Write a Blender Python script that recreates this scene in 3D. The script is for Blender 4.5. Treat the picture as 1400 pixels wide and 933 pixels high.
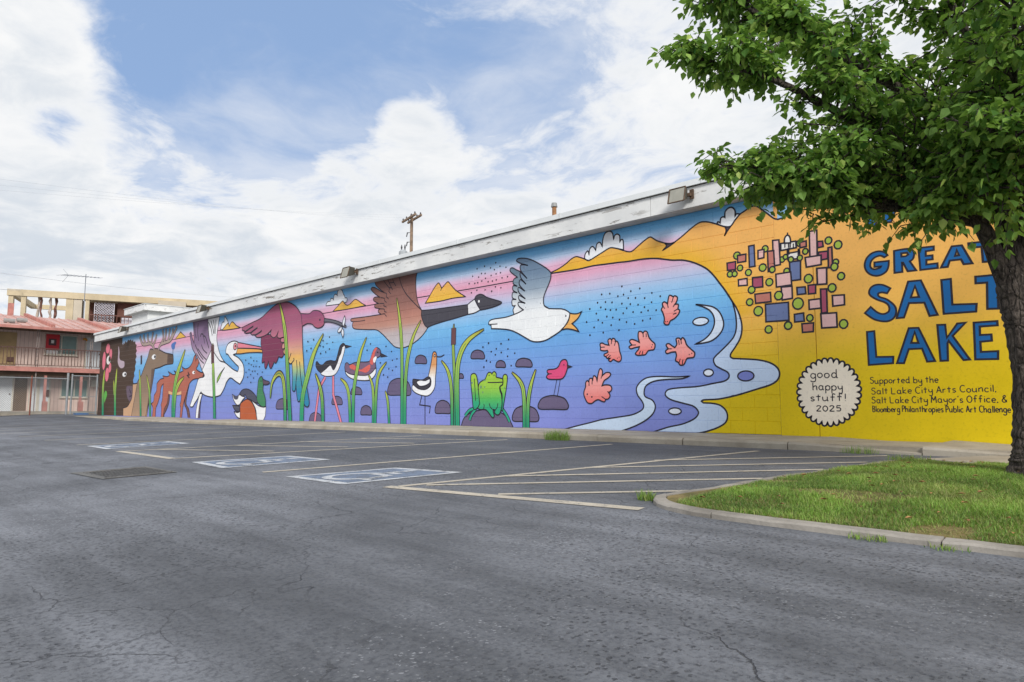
import bpy, bmesh, math, random
from mathutils import Vector, Matrix, geometry
import numpy as np
R = math.radians
random.seed(7)
for o in list(bpy.data.objects): bpy.data.objects.remove(o)
scene = bpy.context.scene
COL = scene.collection

# ------------------------------------------------------------------ camera
CAM = Vector((0, -10.307, 0.428))
cd = bpy.data.cameras.new('camera'); cam = bpy.data.objects.new('camera', cd); COL.objects.link(cam)
cd.sensor_width = 36; cd.lens = 36*933/1400; cd.clip_start = .05; cd.clip_end = 2000
cam.location = CAM; cam.rotation_euler = (R(90+5.498), 0, R(44.255))
scene.camera = cam

# ------------------------------------------------------------------ sky, sun, exposure
SUN = Vector((.70, -.50, .56)).normalized()
sd = bpy.data.lights.new('sun', 'SUN'); sd.energy = 3.1; sd.angle = R(16); sd.color = (1, .965, .91)
sun = bpy.data.objects.new('sun', sd); COL.objects.link(sun); sun.location = (20, -30, 40)
sun.rotation_euler = SUN.to_track_quat('Z', 'Y').to_euler()
world = bpy.data.worlds.new('World'); scene.world = world; world.use_nodes = True
vs = scene.view_settings; vs.view_transform = 'Standard'; vs.look = 'None'; vs.exposure = 0.0; vs.gamma = 1; vs.use_curve_mapping = False
scene.cycles.max_bounces = 6; scene.cycles.diffuse_bounces = 3; scene.cycles.glossy_bounces = 2; scene.cycles.transmission_bounces = 3

class NT:
    """small helper round a node tree"""
    def __init__(s, tree): s.t = tree; s.n = tree.nodes; s.l = tree.links
    def node(s, kind, **kw):
        n = s.n.new(kind)
        for k, v in kw.items():
            if k.startswith('_'): setattr(n, k[1:], v)
        return n
    def put(s, sock, v):
        if hasattr(v, 'is_output'): s.l.new(v, sock)
        elif v is not None:
            if sock.type == 'RGBA' and len(v) == 3: v = (*v, 1)
            sock.default_value = v
    def math(s, op, a, b=None, c=None, clamp=False):
        n = s.n.new('ShaderNodeMath'); n.operation = op; n.use_clamp = clamp
        for i, v in enumerate((a, b, c)): s.put(n.inputs[i], v)
        return n.outputs[0]
    def vmath(s, op, a, b=None, scale=None):
        n = s.n.new('ShaderNodeVectorMath'); n.operation = op
        s.put(n.inputs[0], a)
        if b is not None: s.put(n.inputs[1], b)
        if scale is not None: s.put(n.inputs['Scale'], scale)
        return n.outputs['Value'] if op in ('DOT_PRODUCT', 'LENGTH', 'DISTANCE') else n.outputs['Vector']
    def noise(s, vec, scale, detail=4, rough=.5, dist=0.0, lac=2.0):
        n = s.n.new('ShaderNodeTexNoise')
        if vec is not None: s.put(n.inputs['Vector'], vec)
        n.inputs['Scale'].default_value = scale; n.inputs['Detail'].default_value = detail
        n.inputs['Roughness'].default_value = rough; n.inputs['Distortion'].default_value = dist; n.inputs['Lacunarity'].default_value = lac
        return n.outputs['Fac']
    def voro(s, vec, scale, feature='F1', rand=1.0):
        n = s.n.new('ShaderNodeTexVoronoi'); n.feature = feature
        s.put(n.inputs['Vector'], vec); n.inputs['Scale'].default_value = scale; n.inputs['Randomness'].default_value = rand
        return n
    def rng(s, v, a, b, c=0.0, d=1.0, smooth=True):
        n = s.n.new('ShaderNodeMapRange'); n.interpolation_type = 'SMOOTHSTEP' if smooth else 'LINEAR'
        s.put(n.inputs[0], v)
        for i, q in enumerate((a, b, c, d)): n.inputs[i+1].default_value = q
        return n.outputs[0]
    def mix(s, f, a, b, mode='MIX'):
        n = s.n.new('ShaderNodeMix'); n.data_type = 'RGBA'; n.blend_type = mode
        s.put(n.inputs[0], f); s.put(n.inputs[6], a); s.put(n.inputs[7], b)
        return n.outputs[2]
    def ramp(s, f, stops):
        n = s.n.new('ShaderNodeValToRGB'); s.put(n.inputs[0], f); e = n.color_ramp.elements
        while len(e) < len(stops): e.new(.5)
        for el, (p, c) in zip(e, stops): el.position = p; el.color = (*c, 1)
        return n.outputs[0]
    def bump(s, h, dist=.01, strength=1.0, normal=None):
        n = s.n.new('ShaderNodeBump'); n.inputs['Strength'].default_value = strength; n.inputs['Distance'].default_value = dist
        s.put(n.inputs['Height'], h)
        if normal is not None: s.put(n.inputs['Normal'], normal)
        return n.outputs[0]

def pixdir(x, y):
    """unit direction in which a sky feature stands (used once, for the cloud gaps)"""
    q = cam.rotation_euler.to_matrix()
    return (q @ Vector(((x-700)/933, (466.5-y)/933, -1))).normalized()

def make_sky():
    t = NT(world.node_tree); t.n.clear()
    out = t.n.new('ShaderNodeOutputWorld'); bg = t.n.new('ShaderNodeBackground'); t.l.new(bg.outputs[0], out.inputs[0])
    sky = t.n.new('ShaderNodeTexSky'); sky.sky_type = 'NISHITA'; sky.sun_disc = False
    sky.sun_elevation = math.asin(SUN.z); sky.sun_rotation = math.atan2(SUN.x, SUN.y); sky.altitude = 1300; sky.air_density = 1.0; sky.dust_density = .6; sky.ozone_density = 1.5
    d = t.n.new('ShaderNodeTexCoord').outputs['Generated']
    sep = t.n.new('ShaderNodeSeparateXYZ'); t.l.new(d, sep.inputs[0])
    zz = t.math('ADD', t.math('MAXIMUM', sep.outputs[2], 0.0), .16)
    cmb = t.n.new('ShaderNodeCombineXYZ')
    t.put(cmb.inputs[0], t.math('DIVIDE', sep.outputs[0], zz)); t.put(cmb.inputs[1], t.math('DIVIDE', sep.outputs[1], zz)); cmb.inputs[2].default_value = 3.7
    p = cmb.outputs[0]
    warp = t.n.new('ShaderNodeTexNoise'); t.put(warp.inputs['Vector'], p); warp.inputs['Scale'].default_value = 1.6; warp.inputs['Detail'].default_value = 3
    p2 = t.vmath('ADD', p, t.vmath('SCALE', t.vmath('SUBTRACT', warp.outputs['Color'], (.5, .5, .5)), scale=.5))
    big = t.noise(p2, 1.05, 10, .62)
    fine = t.noise(p2, 4.2, 10, .62)
    dens = t.math('ADD', t.math('MULTIPLY', big, .72), t.math('MULTIPLY', fine, .45))
    dens = t.math('ADD', dens, t.rng(sep.outputs[2], 0.0, .45, .22, .10))
    holes = [(330, 20, .11, .25), (455, 95, .09, .28), (590, 50, .11, .22), (700, 130, .075, .18), (210, 40, .09, .22), (370, 165, .06, .2), (790, 25, .09, .12), (75, 172, .028, .16), (175, 180, .024, .12), (395, 218, .022, .12)]
    for x, y, w, a in holes:
        c = t.vmath('DISTANCE', d, tuple(pixdir(x, y)))
        g = t.math('EXPONENT', t.math('MULTIPLY', t.math('POWER', t.math('DIVIDE', c, w), 2.0), -1.0))
        dens = t.math('SUBTRACT', dens, t.math('MULTIPLY', g, a))
    clump = [(40, 110, .11, .16), (30, 30, .06, .1), (560, 150, .05, .12), (560, 190, .09, .1)]
    for x, y, w, a in clump:
        c = t.vmath('DISTANCE', d, tuple(pixdir(x, y)))
        g = t.math('EXPONENT', t.math('MULTIPLY', t.math('POWER', t.math('DIVIDE', c, w), 2.0), -1.0))
        dens = t.math('ADD', dens, t.math('MULTIPLY', g, a))
    mask = t.rng(dens, .47, .74)
    veil = t.rng(t.noise(p2, 1.3, 8, .6), .38, .70, .02, .62)
    mask = t.math('MAXIMUM', mask, veil)
    thick = t.rng(dens, .60, .90)
    shade = t.rng(t.noise(t.vmath('ADD', p2, (.07, .11, 0)), 2.6, 9, .60), .34, .60)
    low = t.rng(sep.outputs[2], .02, .34, 1.0, 0.0)
    dark = t.math('MULTIPLY', t.math('MULTIPLY', shade, thick), t.math('ADD', t.math('MULTIPLY', low, .35), .65))
    ccol = t.mix(dark, (9.55, 9.6, 9.65), (6.0, 6.7, 7.6))
    blue = t.mix(.75, sky.outputs[0], (3.2, 4.9, 8.1))
    col = t.mix(mask, blue, ccol)
    t.put(bg.inputs[0], col); bg.inputs[1].default_value = .10
make_sky()
# ------------------------------------------------------------------ helpers
def lin(h):
    if isinstance(h, str): h = [int(h[i:i+2], 16)/255 for i in (1, 3, 5)]
    return tuple(c/12.92 if c <= .04045 else ((c+.055)/1.055)**2.4 for c in h)

MATS = {}
def mat(name, base=None, rough=.7, var=.12, scale=6.0, bump=0.0, bscale=60.0, metal=0.0, fn=None, spec=.35, coord='Object'):
    if name in MATS: return MATS[name]
    m = bpy.data.materials.new(name); m.use_nodes = True; t = NT(m.node_tree); b = t.n['Principled BSDF']
    b.inputs['Roughness'].default_value = rough; b.inputs['Metallic'].default_value = metal; b.inputs['Specular IOR Level'].default_value = spec
    tc = t.n.new('ShaderNodeTexCoord').outputs['Object'] if coord == 'Object' else t.n.new('ShaderNodeNewGeometry').outputs['Position']
    if base is not None:
        c = lin(base) if isinstance(base, str) else base
        n = t.noise(tc, scale, 6, .6)
        lo = tuple(x*(1-var) for x in c); hi = tuple(min(1, x*(1+var)) for x in c)
        t.put(b.inputs['Base Color'], t.mix(t.rng(n, .3, .7), lo, hi))
    if bump: t.put(b.inputs['Normal'], t.bump(t.noise(tc, bscale, 5, .6), bump))
    if fn: fn(t, b, tc)
    MATS[name] = m
    return m

def tag(o, label=None, cat=None, group=None, kind=None):
    if label: o['label'] = label
    if cat: o['category'] = cat
    if group: o['group'] = group
    if kind: o['kind'] = kind
    return o
def empty(name, loc, label=None, cat=None, group=None, rz=0.0):
    o = bpy.data.objects.new(name, None); COL.objects.link(o); o.location = loc; o.rotation_euler.z = rz; o.empty_display_size = .2
    return tag(o, label, cat, group)

class MB:
    """collects shapes for ONE mesh object, in world coordinates"""
    def __init__(s): s.v = []; s.f = []; s.mi = []; s.cur = 0
    def add(s, vs, fs):
        k = len(s.v); s.v += [tuple(v) for v in vs]
        for f in fs: s.f.append(tuple(i+k for i in f)); s.mi.append(s.cur)
    def box(s, lo, hi, M=None):
        (a, b, c), (d, e, f) = lo, hi
        vs = [Vector(p) for p in ((a,b,c),(d,b,c),(d,e,c),(a,e,c),(a,b,f),(d,b,f),(d,e,f),(a,e,f))]
        if M: vs = [M @ v for v in vs]
        s.add(vs, [(0,3,2,1),(4,5,6,7),(0,1,5,4),(1,2,6,5),(2,3,7,6),(3,0,4,7)])
    def bbox(s, lo, hi, bv=.01):
        """box with chamfered top edges"""
        (a, b, c), (d, e, f) = lo, hi
        vs = [(a,b,c),(d,b,c),(d,e,c),(a,e,c),(a,b,f-bv),(d,b,f-bv),(d,e,f-bv),(a,e,f-bv),(a+bv,b+bv,f),(d-bv,b+bv,f),(d-bv,e-bv,f),(a+bv,e-bv,f)]
        s.add(vs, [(0,3,2,1),(0,1,5,4),(1,2,6,5),(2,3,7,6),(3,0,4,7),(4,5,9,8),(5,6,10,9),(6,7,11,10),(7,4,8,11),(8,9,10,11)])
    def tube(s, pts, rad, n=8, cap=True):
        pts = [Vector(p) for p in pts]; rs = rad if hasattr(rad, '__len__') else [rad]*len(pts)
        k = len(s.v); up = Vector((0, 0, 1)); prev = None
        for i, p in enumerate(pts):
            d = (pts[min(i+1, len(pts)-1)] - pts[max(i-1, 0)]).normalized()
            if prev is None: a = d.cross(up if abs(d.z) < .95 else Vector((1, 0, 0))).normalized()
            else: a = (prev - d*prev.dot(d)).normalized()
            prev = a; b = d.cross(a)
            for j in range(n):
                t = 2*math.pi*j/n; s.v.append(tuple(p + (a*math.cos(t) + b*math.sin(t))*rs[i]))
        for i in range(len(pts)-1):
            for j in range(n):
                j2 = (j+1) % n; s.f.append((k+i*n+j, k+i*n+j2, k+(i+1)*n+j2, k+(i+1)*n+j)); s.mi.append(s.cur)
        if cap:
            s.f.append(tuple(k+j for j in range(n))[::-1]); s.mi.append(s.cur)
            s.f.append(tuple(k+(len(pts)-1)*n+j for j in range(n))); s.mi.append(s.cur)
    def prism(s, poly, z0, z1):
        """poly: list of (x,y) ; extruded vertically, z may be callables"""
        n = len(poly); a = [(x, y, z0(x, y) if callable(z0) else z0) for x, y in poly]; b = [(x, y, z1(x, y) if callable(z1) else z1) for x, y in poly]
        s.add(a+b, [tuple(range(n))[::-1], tuple(range(n, 2*n))] + [(i, (i+1) % n, n+(i+1) % n, n+i) for i in range(n)])
    def build(s, name, m, parent=None, smooth=False, label=None, kind=None):
        me = bpy.data.meshes.new(name)
        org = Vector((0, 0, 0))
        if s.v and not parent:
            a = np.array(s.v); org = Vector((float(a[:, 0].mean()), float(a[:, 1].mean()), float(a[:, 2].min())))
        if parent: org = Vector(wloc(parent))
        me.from_pydata([tuple(Vector(v)-org) for v in s.v], [], s.f)
        for x in (m if isinstance(m, (list, tuple)) else [m]): me.materials.append(x)
        if isinstance(m, (list, tuple)): me.polygons.foreach_set('material_index', s.mi)
        if smooth: me.polygons.foreach_set('use_smooth', [True]*len(me.polygons))
        o = bpy.data.objects.new(name, me); COL.objects.link(o)
        if parent: o.parent = parent
        else: o.location = org
        return tag(o, label, None, None, kind)
def wloc(o):
    v = Vector(o.location)
    while o.parent: o = o.parent; v = v + Vector(o.location)   # parents carry no rotation here
    return v
def part(name, m, parent, *boxes, **kw):
    b = MB()
    for lo, hi in boxes: b.box(lo, hi)
    return b.build(name, m, parent, **kw)

def spline(pts, closed, n=5):
    """Catmull-Rom through pts (x,z,corner)"""
    N = len(pts); out = []; segs = N if closed else N-1
    for i in range(segs):
        p1 = pts[i]; p2 = pts[(i+1) % N]
        p0 = p1 if (p1[2] or (not closed and i == 0)) else pts[(i-1) % N]
        p3 = p2 if (p2[2] or (not closed and i+2 >= N)) else pts[(i+2) % N]
        if p1[2] and p2[2]: out.append((p1[0], p1[1])); continue
        for k in range(n):
            t = k/n; t2 = t*t; t3 = t2*t
            out.append(tuple(.5*(2*p1[j] + (p2[j]-p0[j])*t + (2*p0[j]-5*p1[j]+4*p2[j]-p3[j])*t2 + (3*p1[j]-p0[j]-3*p2[j]+p3[j])*t3) for j in (0, 1)))
    if not closed: out.append((pts[-1][0], pts[-1][1]))
    return out
def parse(s):
    r = []
    for t in s.split():
        c = t.endswith('!'); x, z = t.rstrip('!').split(','); r.append((int(x)/1000, int(z)/1000, c))
    return r

# mural outlines, in millimetres along the wall and up from its foot
FIGS = [
 ('painted_hills', 'orange and yellow desert hills painted behind the lake', [
  ('f', 'HILL', 0, '-8928,3135! -8740,3179 -8560,3249 -8405,3330 -8296,3357 -8210,3335 -8082,3281 -7978,3231! -7832,3276 -7667,3334 -7505,3391 -7426,3394 -7309,3359 -7155,3293 -7042,3254 -6966,3262 -6834,3337 -6704,3410 -6591,3450 -6506,3399 -6445,3357 -6292,3288! -6182,3264 -6095,3274! -5943,3354 -5772,3458 -5625,3525 -5524,3525 -5404,3489 -5248,3416 -5153,3371! -5057,3362 -4978,3447 -4900,3523 -4806,3567 -4694,3616 -4604,3597 -4499,3505! -4431,3438 -4329,3344 -4348,3330! -4348,-60! -5818,-106! -5772,-15! -5572,29 -5376,97 -5251,174 -5212,275 -5244,375 -5337,451 -5474,482 -5629,490! -5665,516! -5613,541 -5361,552 -5116,595 -4904,647 -4697,705 -4495,762 -4382,831 -4342,926 -4375,1023 -4482,1100 -4656,1152 -4886,1180 -5083,1197! -5128,1225 -5121,1280 -5037,1389 -4953,1522 -4921,1671 -4937,1823 -4990,1980 -5066,2116 -5187,2317 -5279,2447 -5373,2578 -5488,2705 -5626,2799 -5788,2880 -5954,2934 -6147,2963 -6299,3001 -6461,3041 -6621,3065 -6803,3077 -7083,3080 -7275,3092 -7570,3103 -7875,3115 -8191,3101 -8517,3104 -8928,3114!', []),
  ('s', '#25222e', 0.026, '-8928,3135! -8740,3179 -8560,3249 -8405,3330 -8296,3357 -8210,3335 -8082,3281 -7978,3231! -7832,3276 -7667,3334 -7505,3391 -7426,3394 -7309,3359 -7155,3293 -7042,3254 -6966,3262 -6834,3337 -6704,3410 -6591,3450 -6506,3399 -6445,3357 -6292,3288! -6182,3264 -6095,3274! -5943,3354 -5772,3458 -5625,3525 -5524,3525 -5404,3489 -5248,3416 -5153,3371! -5057,3362 -4978,3447 -4900,3523 -4806,3567 -4694,3616 -4604,3597 -4499,3505! -4431,3438 -4329,3344 -4243,3327'),
  ('s', '#25222e', 0.03, '-8928,3114! -8517,3104 -8191,3101 -7875,3115 -7570,3103 -7275,3092 -7083,3080 -6803,3077 -6621,3065 -6461,3041 -6299,3001 -6147,2963 -5954,2934 -5788,2880 -5626,2799 -5488,2705 -5373,2578 -5279,2447 -5187,2317 -5066,2116 -4990,1980 -4937,1823 -4921,1671 -4953,1522 -5037,1389 -5121,1280 -5128,1225 -5083,1197! -4886,1180 -4656,1152 -4482,1100 -4375,1023 -4342,926 -4382,831 -4495,762 -4697,705 -4904,647 -5116,595 -5361,552 -5613,541 -5665,516! -5629,490! -5474,482 -5337,451 -5244,375 -5212,275 -5251,174 -5376,97 -5572,29 -5772,-15! -5818,-106!'),
  ('f', '#504048', 1, '-6292,3288! -6204,3260 -6095,3269! -6228,3209 -6334,3168! -6260,3234', []),
  ('f', '#504048', 1, '-5153,3371! -5057,3358! -5117,3291 -5171,3218! -5136,3303', []),
 ]),
 ('painted_sky', 'patch of blue sky painted above the orange hills', [
  ('f', '0:#5aa6dc;1:#9cc0e2', 0, '-4265,3895! -4287,3325! -4243,3327 -4174,3343 -4087,3403 -3983,3502 -3864,3596 -3743,3773!', []),
  ('s', '#25222e', 0.026, '-4287,3325 -4243,3327 -4174,3343 -4087,3403 -3983,3502 -3864,3596'),
 ]),
 ('painted_cloud', 'white scalloped cloud painted over the first hill', [
  ('f', '#e4e6ea', 1, '-8076,3288! -8060,3371 -7996,3425 -7966,3348! -7943,3462 -7870,3489 -7805,3406! -7777,3519 -7705,3545 -7649,3456! -7633,3587 -7581,3694 -7480,3722 -7411,3672 -7384,3552! -7353,3620 -7294,3631 -7246,3585 -7244,3478! -7209,3513 -7171,3482 -7165,3311! -7309,3359 -7426,3394 -7505,3391 -7667,3334 -7832,3276 -7978,3231', []),
 ]),
 ('painted_cloud', 'small white cloud painted between two orange peaks', [
  ('f', '#e4e6ea', 1, '-5296,3453! -5276,3477 -5238,3451! -5226,3523 -5186,3543 -5152,3527! -5145,3618 -5085,3670 -5019,3666 -4973,3601 -4976,3511! -4947,3545 -4891,3530! -4978,3447 -5057,3362 -5153,3371 -5248,3416', []),
 ]),
 ('painted_river', 'pale blue river band painted along the yellow lake shore', [
  ('f', '#bccfec', 1, '-5066,2116! -4990,1980 -4937,1823 -4921,1671 -4953,1522 -5037,1389 -5121,1280 -5128,1225 -5083,1197! -4886,1180 -4656,1152 -4482,1100 -4375,1023 -4342,926 -4382,831 -4495,762 -4697,705 -4904,647 -5116,595 -5361,552 -5613,541 -5665,516! -5629,490! -5474,482 -5337,451 -5244,375 -5212,275 -5251,174 -5376,97 -5572,29 -5772,-15! -5818,-106! -6750,-137! -6619,-16! -6305,78 -6031,136 -5823,217 -5734,296 -5733,361 -5817,438 -6022,491 -6231,546 -6337,614 -6336,681 -6257,728 -6015,750 -5721,763 -5436,808 -5243,842 -5165,903 -5184,979 -5291,1039 -5386,1094 -5425,1168 -5409,1231 -5310,1316 -5169,1435 -5058,1555 -5013,1703 -5019,1907', []),
  ('e', '#7680c6', 1, -4.882, 0.912, 0.135, 0.079),
  ('e', '#d4dcee', 1, -5.523, 0.986, 0.087, 0.059),
  ('e', '#d4dcee', 1, -6.166, 0.351, 0.121, 0.056),
 ]),
 ('painted_stream', 'pale blue stream painted winding down to the sidewalk', [
  ('f', '#c2d4ee', 1, '-5873,941! -6120,934 -6459,953 -6706,937 -6851,864 -6933,758 -6910,635 -6822,527 -6788,436 -6844,360 -7046,282 -7385,233 -7697,191 -7980,129 -8398,40 -8747,-44! -8837,-238! -7450,-191! -7332,-25! -7125,35 -6903,116 -6722,210 -6596,316 -6551,436 -6608,541 -6749,603 -6775,694 -6727,800 -6566,872 -6323,896 -6021,902', []),
 ]),
 ('painted_crescent', 'pale crescent and oval painted on the blue lake', [
  ('f', '#cbd8ee', 1, '-5725,2142! -5567,2112 -5398,2060 -5290,1958 -5231,1798 -5257,1672 -5357,1563 -5500,1495 -5750,1472! -5583,1540 -5467,1636 -5399,1761 -5395,1890 -5456,2001 -5568,2077', []),
  ('e', '#cbd8ee', 1, -5.64, 1.847, 0.144, 0.066),
 ]),
 ('painted_horizon', 'thin dark horizon line painted across the pink sky', [
  ('s', '#25222e', 0.022, '-34131,3144! -29286,3181! -25185,3206! -23131,3156! -17777,3138! -15041,3131! -13308,3105! -11193,3091! -10025,3093! -8888,3108!'),
 ]),
 ('painted_bison', 'dark brown bison head painted at the far end of the mural', [
  ('f', '#48382f', 0, '-40427,4180! -36193,3868! -36120,3437! -36018,3360! -35952,3483! -35823,3409! -35700,3542! -35511,3445! -35277,3578! -35125,3512! -34937,3569! -34782,3466! -34599,3531! -34509,3402! -34284,3446! -34236,3316! -34035,3235! -34122,3105! -33978,2962! -34123,2857! -33979,2715! -34121,2587! -33991,2446! -34125,2273! -34049,2135! -34210,1961! -34134,1824! -34296,1650! -34212,1468! -34327,1336! -34236,1111! -34282,888! -34358,687! -34543,643! -34572,486! -34728,509! -34820,396! -34964,419! -35043,306! -35200,396! -35328,314! -35524,373! -35427,-197! -39890,-258!', []),
  ('f', '#b4a2ae', 0, '-36705,3380! -36503,3082 -36483,2796 -36248,2643 -35753,2573 -35665,2476 -35681,2314 -35991,2256 -36291,2291 -36537,2419 -36692,2616 -36682,2901', []),
  ('e', '#e6e6e6', 0, -35.576, 1.948, 0.289, 0.116),
  ('e', '#25222e', 0, -35.46, 1.944, 0.129, 0.06),
  ('f', '#655666', 0, '-35162,1353 -34776,1391 -34328,1345 -34263,1111 -34309,888 -34454,688 -34658,675 -34965,849 -35116,1078', []),
  ('s', '#25222e', 0.06, '-34752,1245 -34561,1093 -34464,1002'),
  ('s', '#25222e', 0.05, '-34694,892! -34357,933!'),
 ]),
 ('painted_flower', 'pink petalled flower on a green stem painted over the bison', [
  ('e', '#dc7687', 0, -38.382, 3.336, 0.327, 0.25),
  ('e', '#dc7687', 0, -37.877, 3.022, 0.224, 0.271),
  ('e', '#dc7687', 0, -38.924, 2.744, 0.267, 0.462),
  ('e', '#dc7687', 0, -37.881, 2.355, 0.207, 0.245),
  ('e', '#dc7687', 0, -38.3, 2.028, 0.292, 0.345),
  ('e', '#e4e0dc', 0, -38.176, 2.744, 0.323, 0.223),
  ('e', '#48382f', 0, -38.009, 2.794, 0.177, 0.138),
  ('r', 0, 0.282, '-38739,2290 -38805,1772 -38814,1131 -38612,-94'),
  ('f', '#5fae4e', 0, '-38530,760! -38598,1030 -38421,1213 -38169,1161 -38103,975 -38264,807 -38470,613!', []),
 ]),
 ('painted_reed', 'pair of green reeds painted low on the bison', [
  ('r', 0, 0.26, '-36743,2309 -36807,1813 -36832,1103 -36638,-73'),
  ('r', 1, 0.176, '-37174,1728 -37043,1343 -36922,1009'),
 ]),
 ('painted_deer', 'brown deer with branching antlers painted beside the bison', [
  ('f', '#c29c7c', 1, '-34308,1470! -33707,1492 -33272,1644 -32849,1828! -31951,821! -32300,-154! -35427,-197! -35481,373! -34898,442 -34519,666 -34309,888', []),
  ('f', '0:#84705f;.6:#8c7866;1:#a98c74', 1, '-32240,2925 -32487,2575 -32813,2225 -33213,1820! -33645,1568! -34330,-183! -32530,-159! -32339,73 -31938,862 -31677,1568 -31531,2060! -30899,2096 -30291,2170 -29496,2184! -29401,2252 -29448,2520! -29612,2577 -30289,2663 -30856,2794 -31439,2929 -31871,2919', []),
  ('f', '#66544a', 0, '-31924,2075! -31531,2060! -31677,1568 -31938,862 -32339,73 -32093,915 -31940,1575', []),
  ('f', '#57463e', 0, '-30081,2622! -29448,2520! -29401,2252 -29496,2184! -30089,2171!', []),
  ('e', '#ececec', 0, -31.705, 2.577, 0.263, 0.108),
  ('e', '#25222e', 0, -31.575, 2.575, 0.116, 0.062),
  ('s', '#25222e', 0.17, '-31720,2885 -31860,3047 -32234,3195 -32805,3190 -33277,3251 -33678,3610'),
  ('s', '#25222e', 0.17, '-32805,3190 -33070,3424 -33183,3660'),
  ('s', '#25222e', 0.17, '-32383,3194 -32562,3389 -32647,3657'),
  ('s', '#25222e', 0.17, '-32109,3145 -32054,3380 -31951,3683'),
  ('s', '#25222e', 0.17, '-31923,3082 -31660,3275 -31497,3546'),
  ('s', '#25222e', 0.17, '-31215,2855 -30962,3062 -30350,3123 -29759,3211 -29170,3688'),
  ('s', '#25222e', 0.17, '-30896,3088 -30680,3335 -30812,3696'),
  ('s', '#25222e', 0.17, '-30555,3126 -30410,3365 -30398,3689'),
  ('s', '#25222e', 0.17, '-30150,3139 -30042,3339 -29953,3678'),
  ('s', '#25222e', 0.17, '-29824,3201 -29653,3409 -29594,3659'),
  ('s', '#a8958c', 0.11, '-31720,2885 -31860,3047 -32234,3195 -32805,3190 -33277,3251 -33678,3610'),
  ('s', '#a8958c', 0.11, '-32805,3190 -33070,3424 -33183,3660'),
  ('s', '#a8958c', 0.11, '-32383,3194 -32562,3389 -32647,3657'),
  ('s', '#a8958c', 0.11, '-32109,3145 -32054,3380 -31951,3683'),
  ('s', '#a8958c', 0.11, '-31923,3082 -31660,3275 -31497,3546'),
  ('s', '#a8958c', 0.11, '-31215,2855 -30962,3062 -30350,3123 -29759,3211 -29170,3688'),
  ('s', '#a8958c', 0.11, '-30896,3088 -30680,3335 -30812,3696'),
  ('s', '#a8958c', 0.11, '-30555,3126 -30410,3365 -30398,3689'),
  ('s', '#a8958c', 0.11, '-30150,3139 -30042,3339 -29953,3678'),
  ('s', '#a8958c', 0.11, '-29824,3201 -29653,3409 -29594,3659'),
 ]),
 ('painted_peak', 'lone yellow triangular peak painted by the antlers', [
  ('f', '#e0b04a', 1, '-29299,3179! -28758,3438! -28172,3191!', []),
 ]),
 ('painted_bird', 'tiny blue bird painted perched above the deer nose', [
  ('f', '#4a72b2', 0, '-29692,2996 -29413,3061 -29312,3083 -29177,3026 -29294,2937 -29316,2803 -29505,2766 -29673,2849', []),
  ('s', '#25222e', 0.04, '-29507,2776! -29477,2546!'),
 ]),
 ('painted_cattail', 'thin dark cattail painted against the deer neck', [
  ('s', '#3c3440', 0.2, '-33336,2724! -33275,2323!'),
  ('r', 0, 0.177, '-33490,2094 -33232,1137 -32970,-165'),
  ('r', 0, 0.167, '-32526,1824 -32086,1170 -31894,558 -31776,-148'),
 ]),
 ('painted_coyote', 'rust red coyote painted walking between deer and pelican', [
  ('f', '#6e4c4a', 1, '-29634,935! -29649,647 -29848,359 -30150,116! -30157,-126! -30346,-129! -30250,358 -30020,649 -29859,938!', []),
  ('f', '#6e4c4a', 1, '-27592,1320! -27757,911 -27833,545 -27533,317 -27334,-88! -27544,-91! -27770,316 -27999,523 -27955,868', []),
  ('f', '#ad6454', 1, '-26164,1574 -26219,1474 -26406,1470 -26915,1494 -27313,1450 -27592,1320! -27694,1185 -27895,867 -28049,638 -28142,408 -28239,-100! -28410,-103! -28381,361 -28460,501 -28378,640 -28363,919! -28758,896 -29266,902 -29730,960! -29780,840 -29874,551 -30176,309 -30251,-128! -30482,-131! -30494,357 -30569,504! -30438,749 -30417,1092 -30389,1386! -30643,1243 -30734,899 -30964,555 -31147,356 -31147,-140! -31574,-146! -31503,356 -31748,557! -31474,657 -31438,907! -31182,1104 -31182,1404! -30826,1570 -30391,1607! -30529,1720! -30022,1670 -29739,1734 -29917,1881! -29373,1736 -29094,1760 -29264,1886! -28805,1784 -28279,1841! -28448,2021! -28081,1917 -27667,1966 -27392,2138 -27243,2359 -27078,2433! -27059,2168! -26949,2308 -26704,2251 -26803,2021 -26957,1869 -26604,1744 -26264,1688', []),
  ('f', '#d8aa7e', 0, '-29744,1071 -29279,1002 -28770,994 -28380,1059! -28362,909! -29137,891 -29728,946!', []),
  ('e', '#ececec', 0, -27.207, 1.743, 0.14, 0.064),
  ('e', '#25222e', 0, -27.138, 1.745, 0.058, 0.036),
  ('e', '#3a2c2e', 0, -26.229, 1.562, 0.11, 0.089),
  ('s', '#25222e', 0.07, '-27788,1777! -27632,1665! -27844,1649! -27618,1550!'),
 ]),
 ('painted_pelican', 'white pelican with long pink and orange beak painted mid flight', [
  ('f', '#e8e8ec', 1, '-26105,3731! -25006,3725! -25116,3387 -25190,3022 -25129,2740 -24872,2357 -24579,2114 -24377,2006! -24902,2107 -25418,2294 -25814,2831', []),
  ('s', '#25222e', 0.045, '-26010,3604! -25753,3345 -25611,3075'),
  ('s', '#25222e', 0.045, '-25782,3631! -25580,3331 -25468,3112'),
  ('s', '#25222e', 0.045, '-25555,3635! -25449,3368 -25447,3134'),
  ('s', '#25222e', 0.045, '-25330,3638! -25335,3358 -25355,3103'),
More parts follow.
